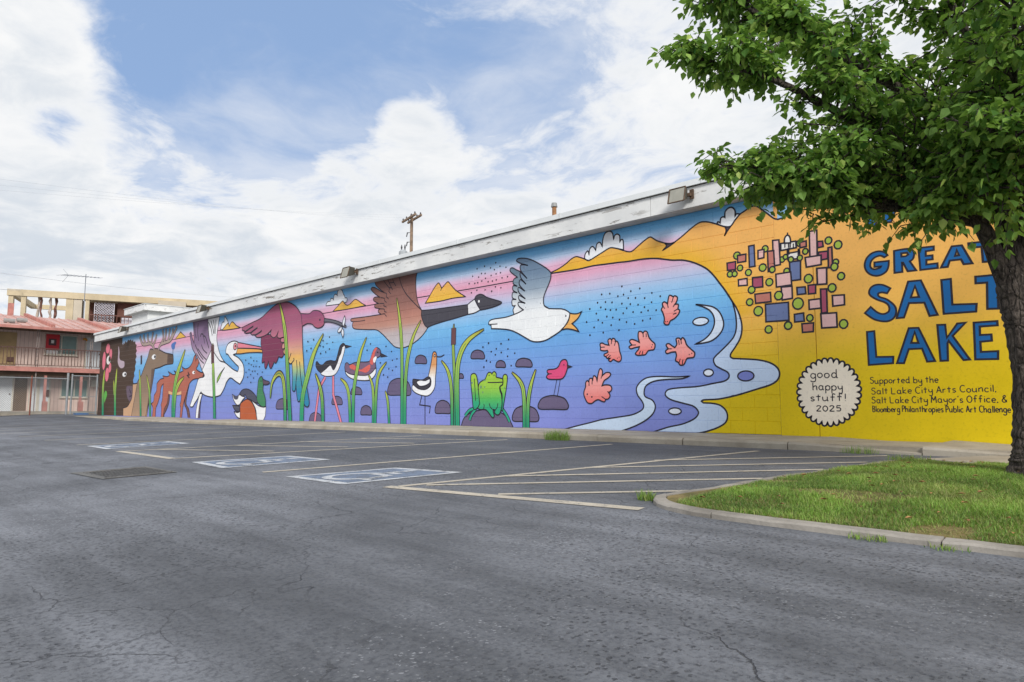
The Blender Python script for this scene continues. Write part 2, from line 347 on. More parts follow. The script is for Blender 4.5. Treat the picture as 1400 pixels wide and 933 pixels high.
  ('f', '0:#6e5674;.45:#8a7090;.75:#c8b2c4;1:#e4e2e8', 1, '-27546,3836! -26086,3777! -25980,3316 -25824,2926 -25503,2577 -25376,1875! -26218,1720 -26471,1872 -26767,2171 -27075,2428 -27440,2693 -27626,3000 -27775,3298! -27638,3323 -27485,3089 -27287,2879! -27399,3428', []),
  ('s', '#25222e', 0.045, '-27339,3670! -27237,3317 -27110,3063'),
  ('s', '#25222e', 0.045, '-26966,3638! -26989,3298 -26853,2948'),
  ('s', '#25222e', 0.045, '-26723,3084! -26615,3197 -26429,3135 -26277,2814'),
  ('s', '#25222e', 0.045, '-26367,3107! -26182,3022 -25847,2598'),
  ('s', '#25222e', 0.045, '-26570,2785! -26370,2581 -26001,2418'),
  ('s', '#25222e', 0.045, '-27181,2824! -26775,2460 -26328,2198'),
  ('s', '#25222e', 0.045, '-26918,2662! -26403,2345 -26035,2184'),
  ('s', '#25222e', 0.045, '-27019,2474! -26627,2213 -26254,2052'),
  ('f', '#e9e9ea', 1, '-26403,1798! -25560,2581! -25232,2330 -24791,2079 -24354,1991 -23709,1742 -23298,1639! -23231,1789 -23524,1932 -23951,2151 -24151,2282 -24299,2303! -24342,2418 -24253,2593 -24053,2692 -23696,2727 -23336,2646 -23369,2450 -23473,2272! -23704,2249 -23547,2197 -23238,2094 -22928,1906 -22812,1686 -22839,1430 -23064,1221 -23142,1215! -23469,1318 -23730,1413 -23936,1428 -24183,1292 -24324,1117 -24568,898 -24776,820 -25320,780 -25892,832 -26308,921! -26432,970 -26704,736 -26985,548 -27156,428 -27406,452 -27248,693 -27034,979 -26828,1310 -26668,1497 -26257,1533! -26147,1600', []),
  ('f', '#6a5a70', 1, '-26337,865! -26429,405 -26426,-158! -26604,-161! -26571,405 -26497,806', []),
  ('f', '#e9e9ea', 1, '-26249,920! -26450,593 -26537,310 -26604,-161! -26808,-164! -26777,310 -26639,689 -26510,924!', []),
  ('f', '#dd8090', 1, '-23387,2658! -22987,2601 -22403,2512 -21657,2398 -21028,2270 -20593,2156 -20489,2110! -20938,2216 -21651,2327 -22394,2392 -23390,2460!', []),
  ('f', '#e2a552', 1, '-23389,2451! -22393,2384 -21650,2315 -20936,2191 -20489,2110! -21107,2160 -21824,2224 -22572,2253 -23055,2249 -23452,2262!', []),
  ('e', '#d98a90', 1, -23.577, 2.529, 0.142, 0.12),
  ('e', '#25222e', 0, -23.558, 2.541, 0.051, 0.04),
 ]),
 ('painted_peaks', 'two small yellow peaks and a white cloud painted by the pelican', [
  ('f', '#e4e6ea', 1, '-24902,3222! -24829,3363 -24732,3484 -24603,3481! -24567,3671 -24398,3578 -24283,3476 -24224,3403! -24374,3325 -24629,3200!', []),
  ('f', '#e0b04a', 1, '-24758,3187! -24277,3408 -24160,3285! -23914,3431 -23541,3256 -23212,3163! -23941,3164', []),
 ]),
 ('painted_cattail', 'brown headed cattail painted in front of the pelican', [
  ('r', 0, 0.173, '-25511,2764 -25366,1782 -25195,861 -25046,-181'),
  ('s', '#5a3a3c', 0.26, '-25527,2695! -25435,2016!'),
  ('f', '#8fb848', 1, '-24370,1821! -24589,1663 -24783,1443 -24985,1290! -24968,1448 -24746,1623', []),
 ]),
 ('painted_duck', 'green headed duck with rust breast painted low on the wall', [
  ('f', '#e6e6e8', 1, '-22254,679! -21688,469 -21328,420 -21128,428! -21140,247 -21173,106 -21375,-119! -21867,-127! -21809,284', []),
  ('f', '#4a4c5e', 1, '-23083,878! -22851,1003 -22469,1017 -22087,906 -21799,737 -21603,530! -21923,573 -22206,657 -22491,710 -22644,830 -22832,781', []),
  ('f', '#b05a36', 1, '-22945,-145! -22997,449 -22816,598 -22489,681 -22202,616 -21958,449 -21806,243 -21660,-123!', []),
  ('f', '#e6e6e8', 1, '-23649,851! -23321,773 -23079,835 -22880,782! -22637,745 -22821,662 -23050,492! -23245,484 -23455,601 -23565,710', []),
  ('f', '#4a4c5e', 1, '-23594,472! -23194,462 -23023,407 -23029,257! -23277,278 -23463,355', []),
  ('f', '#e6e6e8', 1, '-23455,264! -23173,227 -22982,270! -22960,24! -23210,85', []),
  ('f', '#4a4c5e', 0, '-23607,841! -23322,786 -23127,814! -23214,686 -23463,688', []),
  ('f', '#3e8058', 1, '-21734,1066 -21705,1272 -21623,1373 -21492,1410 -21398,1346 -21341,1181 -21353,977 -21273,854 -21153,650 -21129,448! -21328,420 -21601,510 -21747,654 -21763,860', []),
  ('f', '#5a4658', 1, '-21416,1346! -21217,1280 -20953,1232 -20923,1171 -21119,1135 -21339,1148!', []),
  ('e', '#25222e', 0, -21.507, 1.267, 0.036, 0.025),
  ('f', '#645a78', 1, '-20355,351 -20447,398 -20437,501 -20329,623 -20045,681 -19724,620 -19592,489 -19573,392 -19655,346 -20001,352', []),
 ]),
 ('painted_ibis', 'plum and rainbow coloured ibis painted with curved grey beak', [
  ('f', '#7a3452', 1, '-21609,2705! -21264,2773 -20870,2744 -20204,2695 -19988,2501 -19971,2233 -20023,2058 -20155,1967 -20343,2008! -20518,1814 -20644,1856! -20812,1668 -20940,1696 -21031,1883! -21182,1674 -21284,1710 -21317,1896! -21496,1881 -21469,2182 -21611,2470', []),
  ('f', '0:#9a4a68;.22:#a05a76;.36:#bd7484;.46:#d29a86;.54:#dfae62;.6:#d8b870;.66:#a2bb86;.74:#4a98a4;.86:#2c84a8;1:#2a7ea6', 1, '-23074,3153! -22326,3261 -21709,3349 -21219,3515 -20743,3676 -20366,3728 -19902,3701 -19535,3595 -19263,3457 -19034,3260 -18940,3121 -18908,2858 -18893,2599 -18842,2166 -18780,1822 -18718,1480 -18571,1096 -18378,592 -18411,447 -18533,426 -18662,510 -18674,720 -18787,932! -18920,617 -19047,605 -19128,810 -19192,1153! -19222,939 -19324,898 -19417,986 -19412,1331 -19475,1768! -19598,1751 -19739,1867 -19795,2046! -19959,2055 -20057,2149 -19972,2255! -20127,2242 -20136,2377 -20002,2435! -20235,2473 -20215,2584 -20059,2604! -20336,2592 -20482,2661 -20418,2824! -20577,2668 -20766,2645 -20948,2750 -20901,2908! -21166,2789 -21560,2725 -21918,2736 -22081,2834! -22293,2849 -22426,2931! -22782,2934 -22866,3028! -23045,3062', []),
  ('s', '#25222e', 0.04, '-19866,2028! -19736,1823 -19547,2077'),
  ('s', '#25222e', 0.04, '-19492,1768! -19357,1849 -19387,1916'),
  ('s', '#25222e', 0.04, '-19192,1153! -19144,1495 -19199,1842'),
  ('s', '#25222e', 0.04, '-18787,932! -18911,1316 -19007,1790'),
  ('s', '#25222e', 0.06, '-22894,2967! -22522,3059 -22210,3131'),
  ('s', '#25222e', 0.06, '-22424,2907! -22095,3002 -21892,3057'),
  ('s', '#25222e', 0.06, '-22080,2810! -21724,2878 -21576,2937'),
  ('f', '0:#8e4a70;1:#a95a70', 1, '-19008,3257! -18734,3222 -18483,3207 -18321,3268 -18077,3261 -17833,3186 -17669,3046 -17621,2876 -17733,2762 -17969,2727 -18172,2777 -18341,2875 -18633,2913 -18908,2858!', []),
  ('f', '#62626c', 1, '-17626,2980! -17277,2920 -16897,2834 -16526,2702 -16466,2645 -16523,2634 -16893,2741 -17273,2838 -17661,2880!', []),
  ('e', '#25222e', 0, -17.885, 2.962, 0.04, 0.034),
 ]),
 ('painted_dragonfly', 'little white dragonfly painted at the ibis beak tip', [
  ('f', '#dfe2ea', 1, '-16559,2959! -16640,2831 -16658,2733 -16597,2668 -16542,2743 -16519,2860', []),
  ('f', '#dfe2ea', 1, '-16707,2677! -16850,2609 -16899,2540 -16809,2505 -16681,2587', []),
  ('f', '#dfe2ea', 1, '-16681,2595! -16698,2477 -16612,2343! -16574,2468 -16608,2581', []),
 ]),
 ('painted_cloud', 'white cloud and twin yellow peaks painted left of the goose wing', [
  ('f', '#e4e6ea', 1, '-17593,3346! -17571,3412 -17495,3459 -17367,3459! -17345,3525 -17243,3528 -17190,3481! -17171,3602 -17071,3631 -16994,3581! -16975,3701 -16878,3744 -16753,3702 -16674,3585! -16624,3539 -16582,3468! -16500,3458 -16473,3402 -16509,3340! -16859,3323 -17209,3333', []),
  ('f', '0:#e2a85a;1:#e2b548', 1, '-17200,3150! -17004,3244 -16715,3389 -16615,3324 -16467,3248 -16325,3267 -16163,3342 -16047,3368 -15906,3314 -15720,3216 -15547,3147! -16085,3137 -16606,3137', []),
 ]),
 ('painted_peaks', 'pair of tall yellow peaks painted right of the goose wing', [
  ('f', '0:#e2a85a;1:#e2b540', 1, '-12985,2935! -12812,3103 -12660,3260 -12508,3369 -12432,3318 -12374,3225! -12263,3297 -12141,3354 -12023,3254 -11876,3128 -11697,3023 -11520,2927! -11946,2944 -12426,2925', []),
  ('s', '#25222e', 0.022, '-12374,3230! -12411,3175!'),
 ]),
 ('painted_goose', 'brown goose with black neck and white cheek painted in flight', [
  ('f', '0:#74504a;.35:#8a6058;.55:#b07a6c;.66:#b88878;.78:#b8aaaa;1:#bcbcc2', 1, '-15166,3867! -14160,3855! -13266,3850! -13356,3649 -13371,3486 -13355,3295 -13317,3102 -13247,2931 -13125,2778! -13129,2640 -13072,2519 -12979,2418 -12886,2319! -13011,2203 -13192,2089 -13451,1979 -13716,1914 -13949,1897 -14188,1943 -14352,2037 -14561,2185 -14773,2323 -15032,2442 -15469,2484 -15968,2536 -16132,2581 -16182,2663 -16139,2751! -16248,2786 -16269,2827 -16166,2850 -15706,2841 -15218,2834 -14810,2834! -14940,2896 -14955,2960 -14858,2988! -15094,3037 -15131,3091 -15076,3135 -14947,3134! -15144,3218 -15198,3275 -15147,3320 -15018,3318 -14888,3291! -15107,3404 -15285,3526 -15309,3580 -15222,3605 -15047,3548 -14851,3449 -14702,3401! -14895,3504 -15071,3627 -15139,3737', []),
  ('s', '#25222e', 0.026, '-14069,3745! -13950,3487 -13748,3246 -13474,3025 -13132,2779'),
  ('s', '#25222e', 0.02, '-16139,2759! -15839,2743 -15559,2744'),
  ('s', '#25222e', 0.022, '-14754,3737! -14603,3593 -14475,3478 -14506,3408! -14409,3328'),
  ('s', '#25222e', 0.022, '-14566,3750! -14479,3615 -14330,3424'),
  ('s', '#25222e', 0.022, '-14339,3720! -14295,3628 -14191,3505'),
  ('s', '#25222e', 0.022, '-14701,3394! -14596,3357 -14615,3285! -14500,3205'),
  ('s', '#25222e', 0.022, '-14867,3288! -14697,3244 -14682,3181! -14589,3121'),
  ('s', '#25222e', 0.022, '-14905,3130! -14714,3109 -14712,3047! -14585,3002'),
  ('s', '#25222e', 0.022, '-14857,2983! -14688,2958 -14674,2895! -14581,2869'),
  ('s', '#25222e', 0.022, '-14789,2837! -14672,2833! -14578,2755!'),
  ('s', '#25222e', 0.022, '-14497,3506! -14373,3486!'),
  ('s', '#25222e', 0.022, '-14480,3627! -14274,3613!'),
  ('f', '#45434c', 1, '-13121,2773! -12805,2755 -12236,2746 -11765,2741 -11449,2737! -11431,2618 -11430,2513! -11868,2466 -12418,2411 -12740,2365 -12883,2328! -12994,2399 -13097,2558 -13127,2686', []),
  ('f', '#dcdde0', 1, '-11449,2737! -11329,2794 -11211,2839! -11125,2703 -11024,2577! -11208,2526 -11430,2513!', []),
  ('f', '#45434c', 1, '-11211,2839! -11161,2903 -11043,2929 -10927,2899 -10812,2834 -10586,2759 -10396,2698 -10349,2666 -10395,2637 -10585,2601 -10811,2579 -11024,2573!', []),
  ('e', '#e4e4e4', 0, -11.069, 2.773, 0.03, 0.03),
 ]),
 ('painted_rocks', 'dome shaped purple rocks painted in the shallow water', [
  ('f', '#645a78', 1, '-17089,486 -17148,519 -17140,593 -17070,681 -16889,722 -16685,677 -16601,583 -16590,513 -16643,480 -16865,485', []),
  ('f', '#645a78', 1, '-18293,-68 -18369,-23 -18360,79 -18271,202 -18040,263 -17778,206 -17669,78 -17654,-18 -17721,-65 -18005,-63', []),
  ('f', '#645a78', 1, '-16132,756 -16189,786 -16180,851 -16111,929 -15933,963 -15733,922 -15652,837 -15641,774 -15694,746 -15911,753', []),
  ('f', '#645a78', 1, '-15633,209 -15687,244 -15679,322 -15615,414 -15448,459 -15259,414 -15183,316 -15172,243 -15222,208 -15426,211', []),
  ('f', '#645a78', 1, '-14377,718 -14479,780 -14463,913 -14337,1070 -14017,1138 -13664,1053 -13523,883 -13506,758 -13599,701 -13982,714', []),
  ('f', '#645a78', 1, '-13316,1477 -13363,1509 -13355,1573 -13296,1648 -13146,1678 -12979,1632 -12911,1546 -12903,1484 -12948,1457 -13131,1469', []),
  ('f', '#645a78', 1, '-12513,271 -12571,313 -12562,409 -12489,523 -12306,577 -12102,522 -12020,401 -12011,310 -12065,268 -12287,272', []),
  ('f', '#645a78', 1, '-11728,1072 -11745,1088 -11742,1122 -11720,1161 -11665,1179 -11602,1157 -11577,1113 -11574,1081 -11591,1066 -11659,1070', []),
  ('f', '#645a78', 1, '-11285,1496 -11331,1526 -11322,1587 -11263,1657 -11116,1684 -10953,1640 -10889,1558 -10882,1500 -10926,1475 -11104,1487', []),
  ('f', '#645a78', 1, '-10499,1270 -10529,1293 -10523,1339 -10484,1393 -10387,1416 -10280,1384 -10237,1322 -10233,1278 -10262,1258 -10380,1266', []),
  ('f', '#645a78', 1, '-9884,1257 -9932,1285 -9922,1342 -9860,1407 -9706,1432 -9535,1391 -9469,1316 -9462,1261 -9508,1238 -9694,1249', []),
  ('f', '#645a78', 1, '-9954,122 -10031,167 -10016,270 -9916,392 -9670,451 -9401,393 -9297,266 -9286,170 -9359,125 -9652,127', []),
  ('f', '#645a78', 1, '-9216,377 -9298,415 -9281,501 -9175,603 -8915,649 -8632,598 -8523,490 -8512,410 -8588,373 -8897,378', []),
  ('f', '#645a78', 1, '-11699,-200! -11577,134 -11366,277 -11055,349 -10752,373 -10458,328 -10234,240 -10078,109 -9924,-150!', []),
 ]),
 ('painted_stilt', 'black and white stilt with long pink legs painted wading', [
  ('s', '#25222e', 0.125, '-17527,1276! -17857,958! -18052,-21!'),
  ('s', '#d97f92', 0.085, '-17527,1276! -17857,958! -18052,-21!'),
  ('s', '#25222e', 0.125, '-17103,1299! -17079,767! -16605,-67!'),
  ('s', '#d97f92', 0.085, '-17103,1299! -17079,767! -16605,-67!'),
  ('f', '#e6e6e8', 1, '-17775,1392 -17505,1509 -17272,1608 -17167,1514 -17065,1475 -16940,1611 -16850,1802 -16725,1919 -16669,2109 -16541,2119 -16536,2014 -16623,1808 -16743,1603 -16866,1432 -17058,1315 -17392,1290 -17633,1322', []),
  ('f', '#33313a', 1, '-18074,1716! -18004,1746 -17858,1651 -17683,1636 -17515,1716 -17278,1741 -17010,1714 -16929,1824 -16858,1979 -16786,2117 -16640,2189 -16542,2154 -16649,2108 -16714,1953 -16818,1818 -16908,1645 -17065,1475! -17132,1477 -17203,1569 -17306,1609 -17471,1526 -17775,1400! -17956,1490 -18068,1605', []),
  ('f', '#33313a', 1, '-16522,2135! -16192,2080! -16474,2052!', []),
  ('e', '#25222e', 0, -16.617, 2.103, 0.026, 0.018),
 ]),
 ('painted_phalarope', 'purple and red phalarope with white belly painted swimming', [
  ('f', '#735c74', 1, '-16515,1524! -16487,1609 -16393,1640 -16265,1582 -16019,1623 -15775,1629 -15477,1616 -15302,1641 -15192,1835 -15109,1930 -14996,1973 -14853,1915 -14805,1814 -14847,1734 -14987,1692 -15041,1596 -15007,1430 -15031,1299 -15169,1155 -15400,1118 -15817,1140 -16187,1201 -16443,1330', []),
  ('f', '#e6e6e8', 1, '-16491,1418! -16254,1323 -15883,1277 -15405,1262 -15175,1337 -15019,1447! -15014,1299 -15170,1165 -15400,1122 -15817,1140 -16187,1201 -16411,1311', []),
  ('f', '#d0625a', 0, '-16263,1548 -16078,1574 -15768,1426 -15589,1452 -15298,1541 -15294,1408 -15466,1331 -15705,1373 -15948,1398 -16229,1478', []),
  ('f', '#d0625a', 0, '-15301,1624! -15165,1867 -15053,1967 -14967,1955 -15050,1860 -15103,1731 -15153,1535 -15270,1556', []),
  ('f', '#e6e6e8', 0, '-15130,1699 -15017,1743 -14987,1692 -15069,1581 -15139,1617', []),
  ('f', '#33313a', 1, '-14822,1815! -14514,1717! -14802,1716!', []),
  ('e', '#25222e', 0, -14.947, 1.845, 0.028, 0.023),
 ]),
 ('painted_avocet', 'white avocet with orange neck painted standing on one leg', [
  ('s', '#25222e', 0.03, '-12956,717! -12940,-119!'),
  ('s', '#25222e', 0.03, '-13067,718! -13159,471! -12751,438! -12781,269!'),
  ('f', '0:#cf8a54;.3:#d69a66;.5:#e4d6c6;.6:#e6e6e8;1:#e6e6e8', 1, '-12679,1698 -12609,1730 -12548,1691 -12528,1570 -12533,1363 -12567,1126 -12582,919 -12663,787 -12827,691 -13042,694 -13287,751 -13438,830 -13465,907 -13416,961 -13241,872 -13045,838 -12854,865 -12737,952 -12763,1102 -12835,1134 -12790,1283 -12723,1520', []),
  ('f', '#3c3a42', 1, '-13443,1045 -13419,1097 -13270,1086 -13050,1074 -12859,1135 -12754,1102 -12737,982 -12854,865 -13045,838 -13241,887 -13416,968', []),
  ('f', '#e6e6e8', 1, '-13283,1026 -13147,1068 -12953,1053 -12786,1088 -12785,998 -12950,933 -13168,925', []),
  ('s', '#25222e', 0.03, '-12523,1606! -12376,1598 -12253,1639!'),
  ('e', '#e6dcd2', 1, -12.603, 1.634, 0.028, 0.03),
 ]),
 ('painted_reed', 'crossed pair of green reeds painted over the coyote', [
  ('r', 0, 0.257, '-28173,2688 -28600,2145 -29022,1496 -29208,644 -29136,-112'),
  ('r', 1, 0.201, '-28163,1589 -28688,1346 -28989,927 -29060,-111'),
 ]),
 ('painted_reed', 'bent over green reed painted beside the ibis tail', [
  ('r', 0, 0.142, '-20819,696 -20756,1146 -20490,1417 -20214,1466 -19998,1261 -19872,732 -19782,-94'),
 ]),
 ('painted_reed', 'very tall thin reed painted across the ibis wing', [
  ('r', 0, 0.164, '-20415,3747 -20147,3231 -19918,2541 -19705,1340 -19463,-88'),
 ]),
 ('painted_reed', 'broad leaning green reed painted left of the stilt', [
  ('r', 0, 0.205, '-17667,2541 -18171,2001 -18503,1346 -18758,721 -18787,-76'),
 ]),
 ('painted_reed', 'short reed painted behind the stilt legs', [
  ('r', 0, 0.122, '-18058,1394 -17802,1037 -17640,629 -17567,-56'),
 ]),
 ('painted_reed', 'two green reeds painted under the phalarope tail', [
  ('r', 0, 0.107, '-16726,1217 -16431,1035 -16259,689 -16165,-93'),
  ('r', 0, 0.123, '-15471,2282 -15725,1898 -15889,1430 -16036,822 -16036,-91'),
 ]),
 ('painted_reed', 'forked green reeds painted under the phalarope breast', [
  ('r', 0, 0.09, '-15347,1277 -15164,1007 -15094,612 -15088,-72'),
  ('r', 0, 0.089, '-14537,1573 -14834,1325 -14962,937 -15003,-70'),
 ]),
 ('painted_reed', 'single small reed painted left of the large rock', [
  ('r', 0, 0.069, '-14570,833 -14452,544 -14363,-121'),
 ]),
 ('painted_reed', 'two tall reeds painted over the goose belly', [
  ('r', 0, 0.096, '-14154,3197 -14023,2697 -13929,2115 -13887,1480 -13846,-140'),
  ('r', 0, 0.103, '-13142,2529 -13443,2143 -13658,1595 -13742,850 -13738,-138'),
 ]),
 ('painted_cattail', 'brown cattail with two green reeds painted left of the frog', [
  ('r', 0, 0.082, '-12361,1509 -12122,1258 -11991,820 -11949,-96'),
  ('r', 0, 0.069, '-11913,2341 -11934,1832 -11860,818 -11840,-94'),
  ('r', 0, 0.124, '-10898,2135 -11391,1940 -11687,1615 -11789,1103 -11754,-92'),
  ('s', '#25222e', 0.17, '-11917,2245! -11925,1854!'),
  ('s', '#6a4446', 0.14, '-11917,2239! -11925,1860!'),
 ]),
 ('painted_frog', 'green frog painted sitting on a purple rock', [
  ('s', '#25222e', 0.085, '-11199,390! -11366,343 -11506,224'),
  ('s', '#24997a', 0.05, '-11199,390! -11366,343 -11506,224'),
  ('s', '#25222e', 0.085, '-11158,372! -11288,254 -11354,132'),
  ('s', '#24997a', 0.05, '-11158,372! -11288,254 -11354,132'),
  ('s', '#25222e', 0.085, '-10320,378! -10203,252 -10109,113'),
  ('s', '#24997a', 0.05, '-10320,378! -10203,252 -10109,113'),
  ('f', '0:#a2c03c;.35:#8fbf44;.6:#4fae58;.8:#2a9c74;1:#229a78', 1, '-10315,1026 -10293,1093 -10235,1113 -10179,1067 -10188,932 -10229,709 -10282,486 -10314,351 -10362,374 -10330,666 -10379,779 -10388,858 -10315,902', []),
  ('f', '0:#a2c03c;.35:#8fbf44;.6:#4fae58;.8:#2a9c74;1:#229a78', 1, '-11059,907 -10991,975 -10856,1030 -10789,1132 -10739,1171 -10673,1162 -10640,1131! -10607,1171 -10558,1181 -10509,1134 -10509,1065 -10395,1039 -10315,1014 -10305,935 -10331,891 -10395,858 -10395,779 -10346,666 -10330,486 -10355,374 -10409,273 -10490,256 -10555,305 -10539,351 -10604,362 -10571,237 -10587,197 -10636,203 -10785,338 -10886,372 -10987,368 -11089,395 -11117,488 -11092,721', []),
  ('f', '0:#a2c03c;.35:#8fbf44;.6:#4fae58;.8:#2a9c74;1:#229a78', 1, '-11320,1078 -11296,1144 -11216,1165 -11146,1132 -11111,1048 -11086,931 -11039,581 -11028,488 -11123,383 -11227,395 -11271,676 -11308,912', []),
  ('s', '#25222e', 0.024, '-10772,953! -10524,947 -10315,949!'),
  ('s', '#25222e', 0.022, '-11204,1051! -11178,816 -11159,558'),
  ('s', '#25222e', 0.022, '-10903,372! -10879,441 -10893,487'),
  ('s', '#25222e', 0.022, '-10604,362! -10686,418 -10720,498'),
  ('s', '#25222e', 0.022, '-10539,351! -10474,419 -10458,498'),
  ('e', '#25222e', 0, -10.729, 1.107, 0.017, 0.016),
  ('e', '#25222e', 0, -10.574, 1.106, 0.016, 0.016),
  ('e', '#6f9468', 0, -10.99, 0.859, 0.037, 0.035),
  ('e', '#6f9468', 0, -10.872, 0.856, 0.02, 0.021),
  ('e', '#6f9468', 0, -10.928, 0.742, 0.024, 0.023),
  ('e', '#6f9468', 0, -10.872, 1.007, 0.04, 0.023),
  ('e', '#6f9468', 0, -11.237, 0.723, 0.024, 0.033),
  ('e', '#6f9468', 0, -11.273, 0.959, 0.028, 0.028),
  ('e', '#6f9468', 0, -10.26, 0.822, 0.019, 0.022),
 ]),
 ('painted_reed', 'two curved reeds painted right of the frog', [
  ('r', 0, 0.082, '-10047,1152 -9801,945 -9696,658 -9677,-122'),
  ('r', 0, 0.077, '-9360,1188 -9502,851 -9577,484 -9588,-119'),
 ]),
 ('painted_gull', 'white gull with grey wings and orange beak painted flying', [
  ('f', '0:#5f7688;.4:#7d909e;.8:#dcdfe2;1:#e6e7e8', 1, '-9971,2364! -10009,2474 -9945,2561! -10026,2570 -10035,2689 -9912,2687! -10026,2735 -10016,2852 -9880,2824! -10009,2898 -10003,2992 -9880,2965! -10003,3040 -9983,3132 -9879,3161! -10042,3271 -10101,3338 -10075,3382 -10009,3378 -9912,3324 -9767,3256! -9657,2810! -9721,2440!', []),
  ('f', '#e6e8e9', 1, '-10749,2231! -10732,2290 -10611,2328 -10239,2335 -9977,2372 -9705,2444 -9409,2597 -8990,2399! -8815,2377 -8644,2356 -8517,2304 -8448,2253! -8477,2147 -8548,2045 -8676,1935 -8877,1841 -9082,1766 -9291,1747 -9474,1775 -9659,1863 -9881,1972 -10107,2054 -10372,2097 -10662,2127! -10672,2200!', []),
  ('f', '0:#5d748c;.3:#6a8098;.55:#8c9dae;.8:#d0d6dc;.95:#e6e8e9;1:#e6e8e9', 0, '-9689,2437! -9832,2538 -9838,2620 -9642,2576! -9816,2665 -9822,2759 -9642,2669! -9832,2830 -9838,2937 -9657,2833! -9815,2992 -9783,3094 -9625,2980! -9767,3127 -9783,3247 -9593,3092! -9777,3293 -9767,3409 -9609,3257! -9751,3430! -9879,3497 -9895,3535 -9831,3556 -9655,3533 -9467,3470 -9253,3357 -9043,3224 -8935,3129! -8941,3017 -9001,2890 -9091,2743 -9136,2635 -9137,2522 -9093,2450 -8975,2393! -9258,2308!', []),
  ('s', '#25222e', 0.026, '-9689,2437! -9832,2538 -9838,2620 -9642,2576! -9816,2665 -9822,2759 -9642,2669! -9832,2830 -9838,2937 -9657,2833! -9815,2992 -9783,3094 -9625,2980! -9767,3127 -9783,3247 -9593,3092! -9777,3293 -9767,3409 -9568,3368! -9751,3430! -9879,3497 -9895,3535 -9831,3556 -9655,3533 -9467,3470 -9253,3357 -9043,3224 -8935,3129! -8941,3017 -9001,2890 -9091,2743 -9136,2635 -9137,2522 -9093,2450 -8975,2393!'),
  ('s', '#25222e', 0.022, '-10697,2222! -10474,2213!'),
  ('f', '#e2aa5e', 1, '-8448,2253! -8338,2228 -8242,2229 -8155,2257! -8257,2128 -8401,2043! -8300,1960 -8228,1872! -8369,1922 -8535,1953 -8676,1942! -8562,2024 -8477,2126', []),
  ('e', '#25222e', 0, -8.552, 2.209, 0.017, 0.02),
 ]),
 ('painted_songbird', 'small magenta bird painted standing on a rock', [
  ('s', '#25222e', 0.014, '-8796,972! -8881,649!'),
  ('s', '#25222e', 0.014, '-8708,969! -8785,644!'),
  ('f', '#d14a78', 1, '-9069,1022 -9040,1063 -8998,1079! -9040,1106 -9048,1149 -8997,1168 -8858,1173 -8761,1211 -8692,1313 -8624,1348 -8556,1338 -8522,1274 -8523,1181 -8559,1089 -8613,1008 -8695,969 -8846,967 -9013,978', []),
  ('f', '#33313a', 1, '-8522,1233! -8411,1201! -8518,1181!', []),
  ('e', '#25222e', 0, -8.611, 1.247, 0.014, 0.015),
  ('s', '#25222e', 0.018, '-9026,1084! -8928,1081!'),
 ]),
 ('painted_shrimp', 'largest pink brine shrimp painted lowest of the group, head down left', [
  ('f', '0:#e29c98;.55:#e29490;1:#dd706c', 1, '-8119,640 -8118,721 -8083,801 -8077,881 -8039,920 -8001,895! -7988,949 -7937,962 -7908,933! -7894,996 -7862,1005 -7825,974 -7806,904! -7787,1013 -7748,1121 -7711,1133 -7680,1089 -7689,1000! -7603,1056 -7518,1053 -7495,1013 -7556,957 -7642,910 -7692,817! -7619,831 -7510,819 -7471,759 -7500,711 -7548,692! -7514,634 -7550,575 -7616,564! -7636,521 -7696,528 -7782,558 -7856,538 -7944,489 -8044,510', []),
  ('e', '#25222e', 0, -8.042, 0.664, 0.018, 0.018),
  ('e', '#25222e', 0, -7.935, 0.612, 0.018, 0.018),
  ('s', '#25222e', 0.018, '-7996,889! -7997,819'),
  ('s', '#25222e', 0.018, '-7920,933! -7926,847'),
  ('s', '#25222e', 0.018, '-7806,904! -7813,954'),
  ('s', '#25222e', 0.018, '-7701,990! -7714,951'),
  ('s', '#25222e', 0.018, '-7548,692! -7572,712'),
  ('s', '#25222e', 0.018, '-7616,564! -7707,616'),
 ]),
 ('painted_shrimp', 'pink brine shrimp painted nearest the gull side, head down right', [
  ('f', '0:#e29c98;.55:#e29490;1:#dd706c', 1, '-7522,1565! -7545,1655 -7496,1687 -7458,1653! -7436,1687 -7388,1668 -7377,1624! -7342,1626 -7307,1571 -7286,1443 -7253,1344 -7259,1276 -7313,1246 -7383,1273 -7431,1294 -7491,1258 -7539,1290 -7497,1321! -7562,1320 -7598,1356! -7634,1373 -7634,1403 -7553,1434 -7560,1468! -7645,1467 -7718,1487 -7717,1531! -7729,1598 -7679,1614 -7606,1584', []),
  ('e', '#25222e', 0, -7.34, 1.315, 0.009, 0.012),
  ('e', '#25222e', 0, -7.3, 1.331, 0.009, 0.012),
  ('s', '#25222e', 0.018, '-7460,1649! -7473,1581'),
  ('s', '#25222e', 0.018, '-7377,1614! -7402,1547'),
  ('s', '#25222e', 0.018, '-7712,1537! -7619,1537'),
  ('s', '#25222e', 0.018, '-7550,1330! -7489,1376'),
  ('s', '#25222e', 0.018, '-7593,1361! -7525,1397'),
 ]),
 ('painted_shrimp', 'pink brine shrimp painted in the middle of the row, facing right', [
  ('f', '0:#e29c98;.55:#e29490;1:#dd706c', 1, '-6878,1668 -6869,1761 -6814,1766 -6774,1732! -6741,1767 -6688,1747 -6654,1653 -6602,1588 -6533,1522 -6553,1432 -6624,1421 -6677,1409 -6732,1350 -6783,1344! -6841,1341 -6896,1344 -6943,1377 -6875,1451 -6856,1496! -6948,1486 -7041,1470 -7077,1510 -7013,1537! -7064,1603 -7019,1638 -6927,1610 -6854,1574!', []),
  ('e', '#25222e', 0, -6.586, 1.516, 0.011, 0.012),
